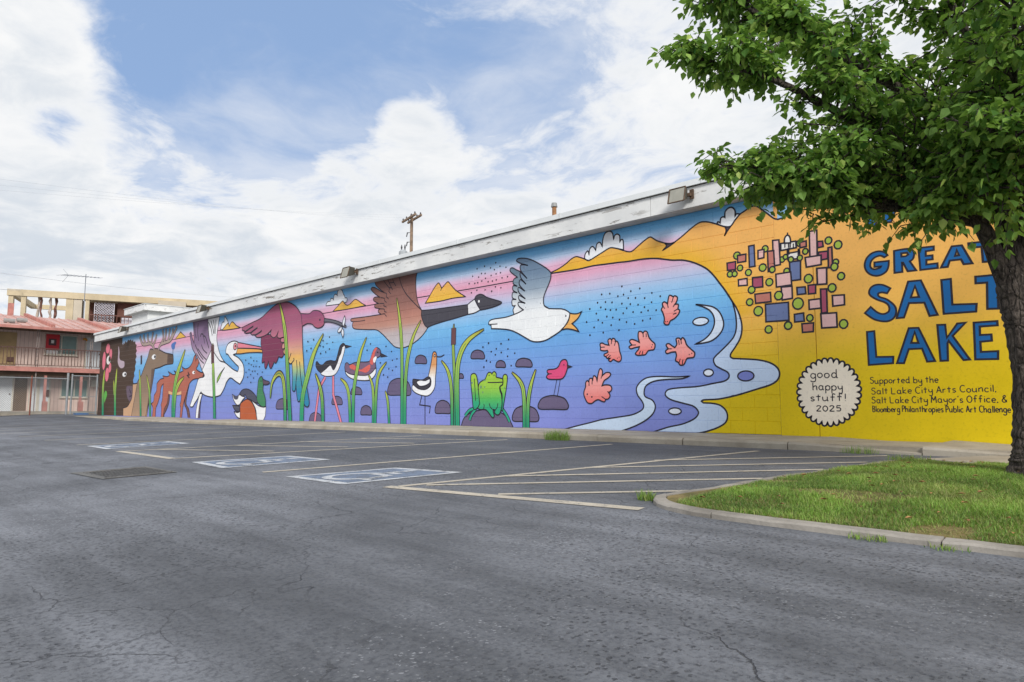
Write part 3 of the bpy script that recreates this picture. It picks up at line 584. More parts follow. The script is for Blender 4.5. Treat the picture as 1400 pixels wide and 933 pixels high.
  ('e', '#25222e', 0, -6.601, 1.475, 0.011, 0.012),
  ('s', '#25222e', 0.018, '-6774,1732! -6769,1661'),
  ('s', '#25222e', 0.018, '-6710,1727! -6708,1656'),
  ('s', '#25222e', 0.018, '-6805,1345! -6785,1415'),
  ('s', '#25222e', 0.018, '-6870,1358! -6832,1417'),
  ('s', '#25222e', 0.018, '-7013,1537! -6928,1532'),
 ]),
 ('painted_shrimp', 'pink brine shrimp painted farthest right of the row, facing right', [
  ('f', '0:#e29c98;.55:#e29490;1:#dd706c', 1, '-6098,1494 -6109,1584 -6052,1595 -6017,1563! -5986,1599 -5944,1558 -5908,1467 -5829,1390 -5766,1328 -5784,1256 -5865,1246 -5914,1234 -5965,1148 -6005,1127! -6048,1137 -6080,1183 -6129,1215 -6110,1302 -6125,1362! -6209,1361 -6295,1342 -6321,1388 -6269,1424! -6308,1493 -6256,1513 -6190,1470 -6140,1438!', []),
  ('e', '#25222e', 0, -5.867, 1.304, 0.01, 0.012),
  ('e', '#25222e', 0, -5.818, 1.322, 0.01, 0.012),
  ('s', '#25222e', 0.018, '-6017,1563! -6012,1489'),
  ('s', '#25222e', 0.018, '-6063,1566! -6052,1477'),
  ('s', '#25222e', 0.018, '-6005,1135! -5990,1223'),
  ('s', '#25222e', 0.018, '-6064,1167! -6039,1240'),
  ('s', '#25222e', 0.018, '-6269,1424! -6201,1420'),
 ]),
 ('painted_shrimp', 'highest pink brine shrimp painted with its tail up', [
  ('f', '0:#e29c98;.55:#e29490;1:#dd706c', 1, '-6363,2071 -6389,2119 -6353,2177! -6366,2224 -6324,2250 -6263,2207! -6236,2331 -6201,2351 -6144,2315! -6117,2333 -6067,2297 -6086,2224 -6121,2183! -6054,2176 -6063,2096! -6030,2069 -6051,2011 -6127,1943 -6212,1906 -6248,1849 -6299,1844 -6340,1881 -6331,1962', []),
  ('e', '#25222e', 0, -6.308, 1.899, 0.01, 0.012),
  ('e', '#25222e', 0, -6.271, 1.899, 0.01, 0.012),
  ('s', '#25222e', 0.018, '-6263,2207! -6251,2136'),
  ('s', '#25222e', 0.018, '-6353,2177! -6320,2128'),
  ('s', '#25222e', 0.018, '-6121,2183! -6156,2141'),
  ('s', '#25222e', 0.018, '-6062,2102! -6141,2065'),
  ('s', '#25222e', 0.018, '-6091,2030! -6159,2015'),
  ('s', '#25222e', 0.018, '-6144,2315! -6181,2219'),
 ]),
 ('painted_flies', 'swarm of black dots painted between gull and shrimp', [
  ('e', '#25222e', 0, -7.215, 2.634, 0.018, 0.02),
  ('e', '#25222e', 0, -6.826, 2.549, 0.017, 0.019),
  ('e', '#25222e', 0, -6.576, 2.437, 0.016, 0.019),
  ('e', '#25222e', 0, -6.405, 2.359, 0.016, 0.019),
  ('e', '#25222e', 0, -7.677, 2.537, 0.019, 0.02),
  ('e', '#25222e', 0, -7.489, 2.531, 0.018, 0.02),
  ('e', '#25222e', 0, -7.307, 2.462, 0.018, 0.02),
  ('e', '#25222e', 0, -7.183, 2.477, 0.018, 0.02),
  ('e', '#25222e', 0, -7.02, 2.521, 0.017, 0.02),
  ('e', '#25222e', 0, -7.079, 2.401, 0.017, 0.02),
  ('e', '#25222e', 0, -6.922, 2.387, 0.017, 0.02),
  ('e', '#25222e', 0, -6.728, 2.362, 0.017, 0.019),
  ('e', '#25222e', 0, -7.776, 2.39, 0.019, 0.02),
  ('e', '#25222e', 0, -7.591, 2.383, 0.018, 0.02),
  ('e', '#25222e', 0, -7.441, 2.36, 0.018, 0.02),
  ('e', '#25222e', 0, -7.221, 2.314, 0.018, 0.02),
  ('e', '#25222e', 0, -7.036, 2.285, 0.017, 0.02),
  ('e', '#25222e', 0, -6.869, 2.258, 0.017, 0.019),
  ('e', '#25222e', 0, -6.586, 2.272, 0.016, 0.019),
  ('e', '#25222e', 0, -7.962, 2.289, 0.019, 0.021),
  ('e', '#25222e', 0, -7.701, 2.293, 0.019, 0.02),
  ('e', '#25222e', 0, -7.593, 2.246, 0.018, 0.02),
  ('e', '#25222e', 0, -7.479, 2.221, 0.018, 0.02),
  ('e', '#25222e', 0, -7.35, 2.215, 0.018, 0.02),
  ('e', '#25222e', 0, -7.116, 2.217, 0.017, 0.02),
  ('e', '#25222e', 0, -6.735, 2.2, 0.017, 0.019),
  ('e', '#25222e', 0, -6.661, 2.131, 0.016, 0.019),
  ('e', '#25222e', 0, -6.494, 2.121, 0.016, 0.019),
  ('e', '#25222e', 0, -7.808, 2.185, 0.019, 0.02),
  ('e', '#25222e', 0, -7.194, 2.133, 0.017, 0.02),
  ('e', '#25222e', 0, -6.979, 2.134, 0.017, 0.02),
  ('e', '#25222e', 0, -6.806, 2.114, 0.017, 0.019),
  ('e', '#25222e', 0, -7.43, 2.075, 0.018, 0.02),
  ('e', '#25222e', 0, -7.564, 2.106, 0.018, 0.02),
  ('e', '#25222e', 0, -7.765, 2.059, 0.019, 0.02),
  ('e', '#25222e', 0, -7.28, 2.022, 0.018, 0.02),
  ('e', '#25222e', 0, -7.125, 1.964, 0.017, 0.02),
  ('e', '#25222e', 0, -6.777, 1.962, 0.017, 0.019),
  ('e', '#25222e', 0, -6.618, 1.982, 0.016, 0.019),
  ('e', '#25222e', 0, -8.041, 2.044, 0.019, 0.021),
  ('e', '#25222e', 0, -7.669, 1.998, 0.018, 0.02),
  ('e', '#25222e', 0, -7.468, 1.936, 0.018, 0.02),
  ('e', '#25222e', 0, -6.95, 1.915, 0.017, 0.019),
  ('e', '#25222e', 0, -7.865, 1.926, 0.019, 0.02),
  ('e', '#25222e', 0, -7.295, 1.829, 0.018, 0.02),
  ('e', '#25222e', 0, -7.652, 1.811, 0.018, 0.02),
  ('e', '#25222e', 0, -7.965, 1.785, 0.019, 0.021),
 ]),
 ('painted_flies', 'swarm of black dots painted on the pink sky left of the gull', [
  ('e', '#25222e', 0, -10.539, 3.571, 0.021, 0.02),
  ('e', '#25222e', 0, -10.896, 3.545, 0.021, 0.02),
  ('e', '#25222e', 0, -11.14, 3.522, 0.022, 0.02),
  ('e', '#25222e', 0, -10.702, 3.48, 0.021, 0.02),
  ('e', '#25222e', 0, -10.409, 3.474, 0.02, 0.02),
  ('e', '#25222e', 0, -10.224, 3.425, 0.02, 0.019),
  ('e', '#25222e', 0, -10.58, 3.423, 0.021, 0.02),
  ('e', '#25222e', 0, -10.995, 3.394, 0.022, 0.02),
  ('e', '#25222e', 0, -10.877, 3.378, 0.021, 0.02),
  ('e', '#25222e', 0, -11.286, 3.369, 0.022, 0.02),
  ('e', '#25222e', 0, -11.088, 3.325, 0.022, 0.02),
  ('e', '#25222e', 0, -10.684, 3.307, 0.021, 0.02),
  ('e', '#25222e', 0, -10.528, 3.323, 0.021, 0.02),
  ('e', '#25222e', 0, -10.389, 3.328, 0.02, 0.02),
  ('e', '#25222e', 0, -10.866, 3.268, 0.021, 0.02),
  ('e', '#25222e', 0, -10.341, 3.21, 0.02, 0.02),
  ('e', '#25222e', 0, -10.174, 3.212, 0.02, 0.019),
  ('e', '#25222e', 0, -10.983, 3.224, 0.021, 0.02),
  ('e', '#25222e', 0, -10.778, 3.18, 0.021, 0.02),
  ('e', '#25222e', 0, -10.642, 3.179, 0.021, 0.02),
  ('e', '#25222e', 0, -10.521, 3.188, 0.021, 0.02),
  ('e', '#25222e', 0, -11.211, 3.198, 0.022, 0.02),
  ('e', '#25222e', 0, -11.116, 3.201, 0.022, 0.02),
  ('e', '#25222e', 0, -11.403, 3.217, 0.022, 0.021),
  ('e', '#25222e', 0, -11.144, 3.032, 0.022, 0.02),
  ('e', '#25222e', 0, -10.875, 3.01, 0.021, 0.02),
  ('e', '#25222e', 0, -10.548, 3.036, 0.021, 0.02),
  ('e', '#25222e', 0, -10.378, 2.996, 0.02, 0.02),
  ('e', '#25222e', 0, -10.658, 2.954, 0.021, 0.02),
  ('e', '#25222e', 0, -11.327, 2.996, 0.022, 0.02),
 ]),
 ('painted_flies', 'swarm of black dots painted above the frog', [
  ('e', '#25222e', 0, -10.752, 1.814, 0.023, 0.022),
  ('e', '#25222e', 0, -10.365, 1.777, 0.023, 0.022),
  ('e', '#25222e', 0, -10.135, 1.853, 0.022, 0.021),
  ('e', '#25222e', 0, -10.931, 1.739, 0.024, 0.022),
  ('e', '#25222e', 0, -10.517, 1.675, 0.023, 0.022),
  ('e', '#25222e', 0, -10.163, 1.651, 0.022, 0.021),
  ('e', '#25222e', 0, -10.675, 1.621, 0.023, 0.022),
  ('e', '#25222e', 0, -10.364, 1.586, 0.023, 0.022),
  ('e', '#25222e', 0, -10.546, 1.547, 0.023, 0.022),
  ('e', '#25222e', 0, -10.173, 1.494, 0.022, 0.021),
  ('e', '#25222e', 0, -9.96, 1.548, 0.022, 0.021),
  ('e', '#25222e', 0, -10.818, 1.432, 0.024, 0.022),
  ('e', '#25222e', 0, -10.701, 1.396, 0.023, 0.022),
  ('e', '#25222e', 0, -10.898, 1.296, 0.024, 0.022),
  ('e', '#25222e', 0, -10.066, 1.291, 0.022, 0.021),
 ]),
 ('painted_flies', 'swarm of black dots painted right of the phalarope', [
  ('e', '#25222e', 0, -15.288, 2.088, 0.029, 0.023),
  ('e', '#25222e', 0, -15.435, 1.929, 0.029, 0.023),
  ('e', '#25222e', 0, -14.582, 1.977, 0.028, 0.022),
  ('e', '#25222e', 0, -14.343, 1.831, 0.027, 0.022),
  ('e', '#25222e', 0, -14.102, 1.632, 0.027, 0.021),
  ('e', '#25222e', 0, -14.814, 1.563, 0.028, 0.022),
  ('e', '#25222e', 0, -14.299, 1.604, 0.027, 0.022),
  ('e', '#25222e', 0, -14.444, 1.392, 0.027, 0.022),
  ('e', '#25222e', 0, -14.286, 1.347, 0.027, 0.022),
  ('e', '#25222e', 0, -14.134, 1.434, 0.027, 0.021),
  ('e', '#25222e', 0, -14.665, 1.248, 0.028, 0.022),
  ('e', '#25222e', 0, -14.476, 1.184, 0.027, 0.022),
 ]),
 ('painted_flies', 'swarm of black dots painted between ibis and stilt', [
  ('e', '#25222e', 0, -18.544, 2.369, 0.037, 0.025),
  ('e', '#25222e', 0, -18.217, 2.402, 0.036, 0.025),
  ('e', '#25222e', 0, -18.595, 2.097, 0.037, 0.025),
  ('e', '#25222e', 0, -18.35, 2.154, 0.036, 0.025),
  ('e', '#25222e', 0, -17.359, 2.416, 0.034, 0.024),
  ('e', '#25222e', 0, -17.177, 2.254, 0.033, 0.024),
  ('e', '#25222e', 0, -17.68, 2.34, 0.035, 0.025),
  ('e', '#25222e', 0, -17.83, 2.197, 0.035, 0.025),
  ('e', '#25222e', 0, -17.664, 2.162, 0.034, 0.024),
  ('e', '#25222e', 0, -17.489, 2.237, 0.034, 0.024),
  ('e', '#25222e', 0, -17.343, 2.074, 0.034, 0.024),
  ('e', '#25222e', 0, -17.516, 1.998, 0.034, 0.024),
  ('e', '#25222e', 0, -17.795, 1.972, 0.035, 0.025),
 ]),
 ('painted_flies', 'swarm of black dots painted behind the duck', [
  ('e', '#25222e', 0, -22.695, 2.007, 0.039, 0.023),
  ('e', '#25222e', 0, -22.312, 2.082, 0.038, 0.023),
  ('e', '#25222e', 0, -22.088, 1.961, 0.037, 0.023),
  ('e', '#25222e', 0, -21.866, 1.938, 0.037, 0.023),
  ('e', '#25222e', 0, -22.447, 1.885, 0.038, 0.023),
  ('e', '#25222e', 0, -22.264, 1.83, 0.038, 0.023),
  ('e', '#25222e', 0, -22.092, 1.772, 0.037, 0.023),
  ('e', '#25222e', 0, -21.907, 1.765, 0.037, 0.023),
  ('e', '#25222e', 0, -21.66, 1.742, 0.036, 0.022),
  ('e', '#25222e', 0, -22.42, 1.676, 0.038, 0.023),
  ('e', '#25222e', 0, -22.162, 1.611, 0.037, 0.023),
  ('e', '#25222e', 0, -21.968, 1.604, 0.037, 0.023),
  ('e', '#25222e', 0, -21.441, 1.556, 0.036, 0.022),
  ('e', '#25222e', 0, -22.641, 1.59, 0.038, 0.023),
  ('e', '#25222e', 0, -22.284, 1.506, 0.038, 0.023),
  ('e', '#25222e', 0, -21.778, 1.51, 0.036, 0.022),
  ('e', '#25222e', 0, -22.503, 1.424, 0.038, 0.023),
  ('e', '#25222e', 0, -22.06, 1.382, 0.037, 0.023),
  ('e', '#25222e', 0, -22.253, 1.24, 0.037, 0.023),
 ]),
 ('painted_city', 'cluster of small pink, blue and red city blocks with round green trees', [
  ('e', '#9db446', 1, -4.964, 2.859, 0.059, 0.059),
  ('e', '#9db446', 1, -4.496, 2.894, 0.049, 0.051),
  ('e', '#9db446', 1, -4.172, 2.492, 0.045, 0.048),
  ('e', '#9db446', 1, -3.453, 2.526, 0.041, 0.045),
  ('e', '#9db446', 1, -3.964, 2.893, 0.044, 0.047),
  ('e', '#9db446', 1, -4.236, 2.684, 0.041, 0.044),
  ('e', '#9db446', 1, -4.182, 2.716, 0.037, 0.039),
  ('q', '#66749e', -4.762, 2.638, -4.675, 2.979),
  ('q', '#b87468', -4.95, 2.738, -4.815, 2.863),
  ('q', '#a24c66', -5.138, 2.638, -4.992, 2.764),
  ('q', '#d9b0ae', -4.616, 2.757, -4.518, 2.886),
  ('q', '#d9b0ae', -4.371, 2.606, -4.271, 3.004),
  ('q', '#b87468', -4.457, 2.529, -4.357, 2.849),
  ('q', '#e4e0da', -4.252, 2.83, -4.016, 2.938),
  ('q', '#b87468', -3.959, 2.824, -3.859, 2.907),
  ('q', '#a24c66', -3.696, 2.779, -3.621, 2.868),
  ('q', '#d9b0ae', -3.813, 2.638, -3.705, 3.041),
  ('q', '#a24c66', -3.693, 2.589, -3.559, 2.712),
  ('q', '#b87468', -3.555, 2.461, -3.495, 2.76),
  ('q', '#d9b0ae', -3.88, 2.516, -3.657, 2.661),
  ('q', '#d9b0ae', -3.722, 2.224, -3.587, 2.469),
  ('q', '#66749e', -4.126, 2.341, -3.962, 2.626),
  ('q', '#d9b0ae', -4.338, 2.27, -4.109, 2.47),
  ('q', '#a24c66', -4.714, 2.296, -4.559, 2.465),
  ('q', '#d9b0ae', -4.959, 2.357, -4.806, 2.465),
  ('q', '#b87468', -4.684, 2.047, -4.436, 2.197),
  ('q', '#d9b0ae', -4.259, 2.062, -4.097, 2.255),
  ('q', '#66749e', -4.023, 2.106, -3.902, 2.222),
  ('q', '#a24c66', -3.864, 2.103, -3.753, 2.231),
  ('q', '#d9b0ae', -3.861, 1.876, -3.693, 2.015),
  ('q', '#a24c66', -3.682, 1.799, -3.598, 2.15),
  ('q', '#d9b0ae', -3.521, 1.887, -3.363, 2.037),
  ('q', '#66749e', -4.528, 1.737, -4.16, 2.015),
  ('q', '#66749e', -4.087, 1.702, -3.942, 1.822),
  ('q', '#d9b0ae', -3.691, 1.577, -3.47, 1.788),
  ('q', '#b87468', -3.973, 1.537, -3.807, 1.668),
  ('f', '#e4e0da', 1, '-4190,2932! -4183,3003 -4157,3041 -4136,3047 -4110,3026 -4096,2978 -4096,2920!', []),
  ('s', '#25222e', 0.02, '-4134,3089! -4136,3047!'),
  ('q', '#e4e0da', -4.147, 2.665, -3.973, 2.768),
  ('q', '#e4e0da', -4.144, 2.759, -4.127, 2.83),
  ('q', '#e4e0da', -3.983, 2.734, -3.968, 2.804),
  ('s', '#25222e', 0.018, '-4182,2926! -4184,2862!'),
  ('s', '#25222e', 0.018, '-4125,2916! -4127,2852!'),
  ('s', '#25222e', 0.018, '-4100,2912! -4103,2848!'),
  ('s', '#25222e', 0.018, '-4054,2904! -4056,2841!'),
  ('e', '#9db446', 1, -4.919, 2.649, 0.047, 0.048),
  ('e', '#9db446', 1, -5.093, 2.571, 0.048, 0.048),
  ('e', '#9db446', 1, -5.013, 2.566, 0.045, 0.046),
  ('e', '#9db446', 1, -4.781, 2.556, 0.051, 0.052),
  ('e', '#9db446', 1, -4.546, 2.602, 0.058, 0.06),
  ('e', '#9db446', 1, -4.394, 2.549, 0.046, 0.048),
  ('e', '#9db446', 1, -4.738, 2.272, 0.057, 0.058),
  ('e', '#9db446', 1, -4.448, 2.358, 0.057, 0.059),
  ('e', '#9db446', 1, -4.776, 2.079, 0.055, 0.056),
  ('e', '#9db446', 1, -4.641, 1.923, 0.071, 0.073),
  ('e', '#9db446', 1, -4.486, 1.62, 0.057, 0.059),
  ('e', '#9db446', 1, -4.309, 2.131, 0.064, 0.067),
  ('e', '#9db446', 1, -4.182, 1.656, 0.057, 0.06),
  ('e', '#9db446', 1, -4.02, 1.976, 0.079, 0.085),
  ('e', '#9db446', 1, -3.852, 2.334, 0.062, 0.067),
  ('e', '#9db446', 1, -3.855, 1.742, 0.048, 0.052),
  ('e', '#9db446', 1, -3.88, 2.754, 0.041, 0.045),
  ('e', '#9db446', 1, -3.965, 2.668, 0.04, 0.043),
  ('e', '#9db446', 1, -4.1, 2.664, 0.04, 0.043),
  ('e', '#9db446', 1, -3.541, 2.862, 0.049, 0.054),
  ('e', '#9db446', 1, -3.41, 2.776, 0.055, 0.062),
  ('e', '#9db446', 1, -3.474, 2.46, 0.05, 0.056),
  ('e', '#9db446', 1, -3.388, 2.31, 0.049, 0.055),
  ('e', '#9db446', 1, -3.519, 2.154, 0.056, 0.062),
  ('e', '#9db446', 1, -3.385, 1.612, 0.058, 0.065),
 ]),
 ('painted_word', 'blue outlined word GREAT painted above the word SALT', [
  ('f', '#125f9f', 1, '-2767,2519! -2807,2497! -2856,2528 -2925,2516 -2979,2467 -2992,2392 -2950,2348 -2873,2356 -2855,2376! -2940,2381! -2937,2445! -2754,2439! -2763,2359 -2800,2289 -2886,2251 -2971,2266 -3038,2323 -3066,2413 -3038,2514 -2965,2579 -2870,2593 -2795,2562', []),
  ('f', '#125f9f', 1, '-2682,2568! -2537,2572 -2465,2551 -2439,2496 -2456,2425 -2497,2394! -2427,2260! -2528,2261! -2579,2388! -2592,2390! -2593,2261! -2691,2261!', ['-2594,2520! -2524,2518! -2512,2489! -2542,2471! -2594,2474!']),
  ('f', '#125f9f', 1, '-2385,2560! -2205,2552! -2207,2504! -2301,2501! -2304,2438! -2226,2435! -2226,2381! -2299,2383! -2302,2320! -2174,2319! -2174,2256! -2376,2258!', []),
  ('f', '#125f9f', 1, '-2001,2518! -1889,2514! -1786,2261! -1881,2263! -1907,2332! -2033,2333! -2060,2254! -2136,2256!', ['-1970,2386! -1926,2388! -1948,2462!']),
  ('f', '#125f9f', 1, '-1815,2528! -1545,2516! -1548,2457! -1588,2455! -1588,2258! -1672,2262! -1675,2461! -1812,2466!', []),
 ]),
 ('painted_word', 'blue outlined word SALT painted between GREAT and LAKE', [
  ('f', '#125f9f', 1, '-2752,2054! -2798,1989! -2859,2010 -2909,1998 -2896,1952 -2804,1905 -2720,1819 -2695,1741 -2718,1656 -2779,1608 -2868,1605 -2986,1648 -3094,1742! -3015,1821! -2932,1736 -2853,1706 -2787,1739 -2783,1808 -2826,1863 -2933,1919 -3011,1983 -3025,2040 -2996,2097 -2934,2125 -2844,2112', []),
  ('f', '#125f9f', 1, '-2530,2120! -2378,2117! -2206,1634! -2300,1628! -2351,1812! -2534,1825! -2604,1635! -2694,1633!', ['-2451,2049! -2410,1895! -2509,1898!']),
  ('f', '#125f9f', 1, '-2141,2090! -2034,2091! -2034,1752! -1769,1734! -1780,1636! -2137,1640!', []),
  ('f', '#125f9f', 1, '-1763,2084! -1424,2076! -1428,1989! -1534,1988! -1545,1651! -1659,1658! -1644,1993! -1765,1998!', []),
 ]),
 ('painted_word', 'blue outlined word LAKE painted lowest of the big words', [
  ('f', '#125f9f', 1, '-3080,1474! -2984,1478! -2975,1116! -2761,1109! -2769,1020! -3077,1009!', []),
  ('f', '#125f9f', 1, '-2554,1485! -2438,1480! -2268,1026! -2359,1022! -2410,1200! -2568,1201! -2635,1014! -2721,1018!', ['-2536,1284! -2449,1278! -2486,1429!']),
  ('f', '#125f9f', 1, '-2218,1500! -2129,1497! -2119,1323! -1992,1501! -1901,1504! -2053,1343! -1880,1028! -1949,1024! -2100,1280! -2115,1251! -2122,1026! -2205,1026!', []),
  ('f', '#125f9f', 1, '-1813,1496! -1565,1495! -1565,1441! -1752,1441! -1755,1333! -1636,1332! -1635,1253! -1756,1247! -1757,1118! -1578,1118! -1584,1020! -1822,1026!', []),
 ]),
 ('painted_word', 'blue letter painted high on the wall behind the leaves', [
  ('f', '#125f9f', 1, '-3063,3312! -2984,3305! -2947,3084! -2862,3317! -2781,3309! -2727,3098! -2642,3298! -2567,3291! -2699,2979! -2775,2984! -2826,3166! -2904,2961! -2991,2967!', []),
 ]),
 ('painted_badge', 'cream scalloped badge painted with handwritten words', [
  ('f', '#e6dccb', 1, '-3234,633! -3203,614 -3195,583 -3211,557 -3246,546! -3220,520 -3216,489 -3237,467 -3273,463! -3251,431 -3255,401 -3278,382 -3314,387! -3299,350 -3307,320 -3334,308 -3368,321! -3360,281 -3374,253 -3402,246 -3433,266! -3432,224 -3451,200 -3479,200 -3506,226! -3513,186 -3536,164 -3564,170 -3584,203! -3599,163 -3626,147 -3652,159 -3667,197! -3687,161 -3716,151 -3741,168 -3747,209! -3775,177 -3804,174 -3825,197 -3824,239! -3856,214 -3887,218 -3902,245 -3894,286! -3930,268 -3960,279 -3969,309 -3953,349! -3991,340 -4018,355 -4021,388 -3998,424! -4039,423 -4062,445 -4059,479 -4029,508! -4069,516 -4086,543 -4077,575 -4042,599! -4080,616 -4091,646 -4078,675 -4038,691! -4072,715 -4078,748 -4058,774 -4018,781! -4046,812 -4046,845 -4021,867 -3980,864! -4000,902 -3995,935 -3967,949 -3929,938! -3942,979 -3930,1010 -3899,1020 -3864,1000! -3870,1042 -3852,1069 -3821,1072 -3791,1046! -3788,1088 -3765,1111 -3736,1107 -3710,1074! -3701,1115 -3675,1131 -3646,1120 -3629,1084! -3610,1121 -3584,1132 -3558,1116 -3547,1075! -3523,1108 -3494,1113 -3473,1090 -3470,1049! -3441,1075 -3412,1074 -3396,1049 -3400,1007! -3367,1026 -3340,1018 -3328,989 -3340,950! -3304,962 -3279,949 -3274,918 -3292,881! -3255,885 -3234,866 -3233,835 -3258,804! -3222,799 -3203,776 -3209,745 -3238,720! -3204,708 -3190,681 -3201,651', []),
 ]),
]
TEXTS = [(0, 'good', -3.882, 0.85, -3.497, 0.842, 0.0685, 0.015),
 (0, 'happy', -3.852, 0.67, -3.444, 0.668, 0.0626, 0.015),
 (0, 'stuff!', -3.895, 0.511, -3.406, 0.51, 0.0597, 0.015),
 (0, '2025', -3.816, 0.364, -3.477, 0.365, 0.0447, 0.015),
 (1, 'Supported by the', -3.069, 0.749, -2.249, 0.742, 0.0486, 0.0115),
 (1, 'Salt Lake City Arts Council,', -3.059, 0.6, -1.63, 0.617, 0.0492, 0.0115),
 (1, "Salt Lake City Mayor's Office, &", -3.061, 0.477, -1.523, 0.485, 0.0489, 0.0115),
 (1, 'Bloomberg Philanthropies Public Art Challenge', -3.055, 0.355, -1.494, 0.358, 0.0467, 0.0115)]
SHORE = '-8928,3114! -8517,3104 -8191,3101 -7875,3115 -7570,3103 -7275,3092 -7083,3080 -6803,3077 -6621,3065 -6461,3041 -6299,3001 -6147,2963 -5954,2934 -5788,2880 -5626,2799 -5488,2705 -5373,2578 -5279,2447 -5187,2317 -5066,2116 -4990,1980 -4937,1823 -4921,1671 -4953,1522 -5037,1389 -5121,1280 -5128,1225 -5083,1197! -4886,1180 -4656,1152 -4482,1100 -4375,1023 -4342,926 -4382,831 -4495,762 -4697,705 -4904,647 -5116,595 -5361,552 -5613,541 -5665,516! -5629,490! -5474,482 -5337,451 -5244,375 -5212,275 -5251,174 -5376,97 -5572,29 -5772,-15! -5818,-106!'
# ------------------------------------------------------------------ ground
def sstep(a, b, x):
    t = max(0, min(1, (x-a)/(b-a))); return t*t*(3-2*t)
def gz(x, y):
    z = -.12 + .03*(max(-16, min(-1.5, y)) + 1.5)
    return z + .13*max(0, min(1, (-30-x)/10))*max(0, min(1, (y+12)/10.5))

def asphalt(t, b, tc):
    sx = t.n.new('ShaderNodeSeparateXYZ'); t.l.new(tc, sx.inputs[0])
    big = t.noise(tc, .22, 5, .6, .6); mid = t.noise(tc, 1.4, 6, .65); fine = t.noise(tc, 45, 4, .7)
    # streaks along the driving direction
    st = t.n.new('ShaderNodeMapping'); st.inputs['Scale'].default_value = (.5, 4.5, 1); st.inputs['Rotation'].default_value = (0, 0, R(20)); t.l.new(tc, st.inputs[0])
    streak = t.noise(st.outputs[0], .8, 6, .6)
    v = t.math('ADD', t.math('MULTIPLY', big, .48), t.math('ADD', t.math('MULTIPLY', mid, .22), t.math('MULTIPLY', streak, .30)))
    col = t.mix(t.rng(v, .33, .68), lin('#505256'), lin('#8c8f96'))
    # newer sealed coat next to the building: darker, smoother
    seal = t.math('ADD', sx.outputs[1], t.math('MULTIPLY', t.math('SUBTRACT', t.noise(tc, .9, 4, .6), .5), 1.6))
    col = t.mix(t.math('MULTIPLY', t.rng(seal, -6.6, -5.4), .45), col, lin('#52555b'))
    col = t.mix(t.math('MULTIPLY', t.rng(fine, .42, .68), .55), col, lin('#3c3e45'))
    # pale worn aggregate, patchy
    jn = t.n.new('ShaderNodeTexNoise'); t.put(jn.inputs['Vector'], tc); jn.inputs['Scale'].default_value = 90; jn.inputs['Detail'].default_value = 3
    wj = t.vmath('ADD', tc, t.vmath('SCALE', t.vmath('SUBTRACT', jn.outputs['Color'], (.5, .5, .5)), scale=.022))
    agv = t.voro(wj, 62); ag = agv.outputs['Distance']; ags = t.n.new('ShaderNodeSeparateColor'); t.l.new(agv.outputs['Color'], ags.inputs[0]); patch = t.rng(t.noise(tc, .45, 5, .6), .47, .66)
    worn = t.math('MULTIPLY', t.math('MULTIPLY', t.rng(ag, .42, .26), t.math('GREATER_THAN', ags.outputs[0], .62)), t.math('MULTIPLY', patch, t.rng(t.noise(tc, 9, 4, .7), .40, .58)))
    col = t.mix(t.math('MULTIPLY', worn, .5), col, lin('#c4c6cc'))
    # dark pits
    pit = t.voro(wj, 48); pts_ = t.n.new('ShaderNodeSeparateColor'); t.l.new(pit.outputs['Color'], pts_.inputs[0]); pm = t.math('MULTIPLY', t.math('MULTIPLY', t.rng(pit.outputs['Distance'], .45, .25), t.math('GREATER_THAN', pts_.outputs[0], .68)), t.rng(t.noise(tc, .5, 3, .5), .42, .6))
    col = t.mix(t.math('MULTIPLY', pm, .6), col, lin('#2a2b30'))
    # long cracks
    wn = t.n.new('ShaderNodeTexNoise'); t.put(wn.inputs['Vector'], tc); wn.inputs['Scale'].default_value = 1.1; wn.inputs['Detail'].default_value = 7
    wv = t.vmath('ADD', tc, t.vmath('SCALE', t.vmath('SUBTRACT', wn.outputs['Color'], (.5, .5, .5)), scale=1.1))
    ck = t.voro(wv, .33, 'DISTANCE_TO_EDGE').outputs['Distance']
    keep = t.rng(t.noise(tc, .8, 4, .6), .44, .56)
    crack = t.math('MULTIPLY', t.rng(ck, .002, .0005), keep)
    ck2 = t.voro(wv, 1.5, 'DISTANCE_TO_EDGE').outputs['Distance']
    crack2 = t.math('MULTIPLY', t.rng(ck2, .007, .002), t.rng(t.noise(tc, .35, 3, .5), .50, .60))
    cr = t.math('MAXIMUM', crack, t.math('MULTIPLY', crack2, .7))
    col = t.mix(t.math('MULTIPLY', cr, .7), col, lin('#26272b'))
    stain = t.math('MULTIPLY', t.rng(t.noise(tc, 1.9, 3, .5, .3), .64, .74), t.rng(t.noise(tc, .3, 2, .5), .45, .6))
    col = t.mix(t.math('MULTIPLY', stain, .5), col, lin('#34353a'))
    t.put(b.inputs['Base Color'], col)
    h = t.math('SUBTRACT', t.math('ADD', t.math('MULTIPLY', fine, .6), t.math('MULTIPLY', t.rng(ag, .3, .1), .5)), t.math('MULTIPLY', t.math('MAXIMUM', cr, pm), 1.4))
    t.put(b.inputs['Normal'], t.bump(h, .006, .8)); b.inputs['Roughness'].default_value = .82; b.inputs['Specular IOR Level'].default_value = .3
M_ASPH = mat('asphalt', fn=asphalt, coord='World')

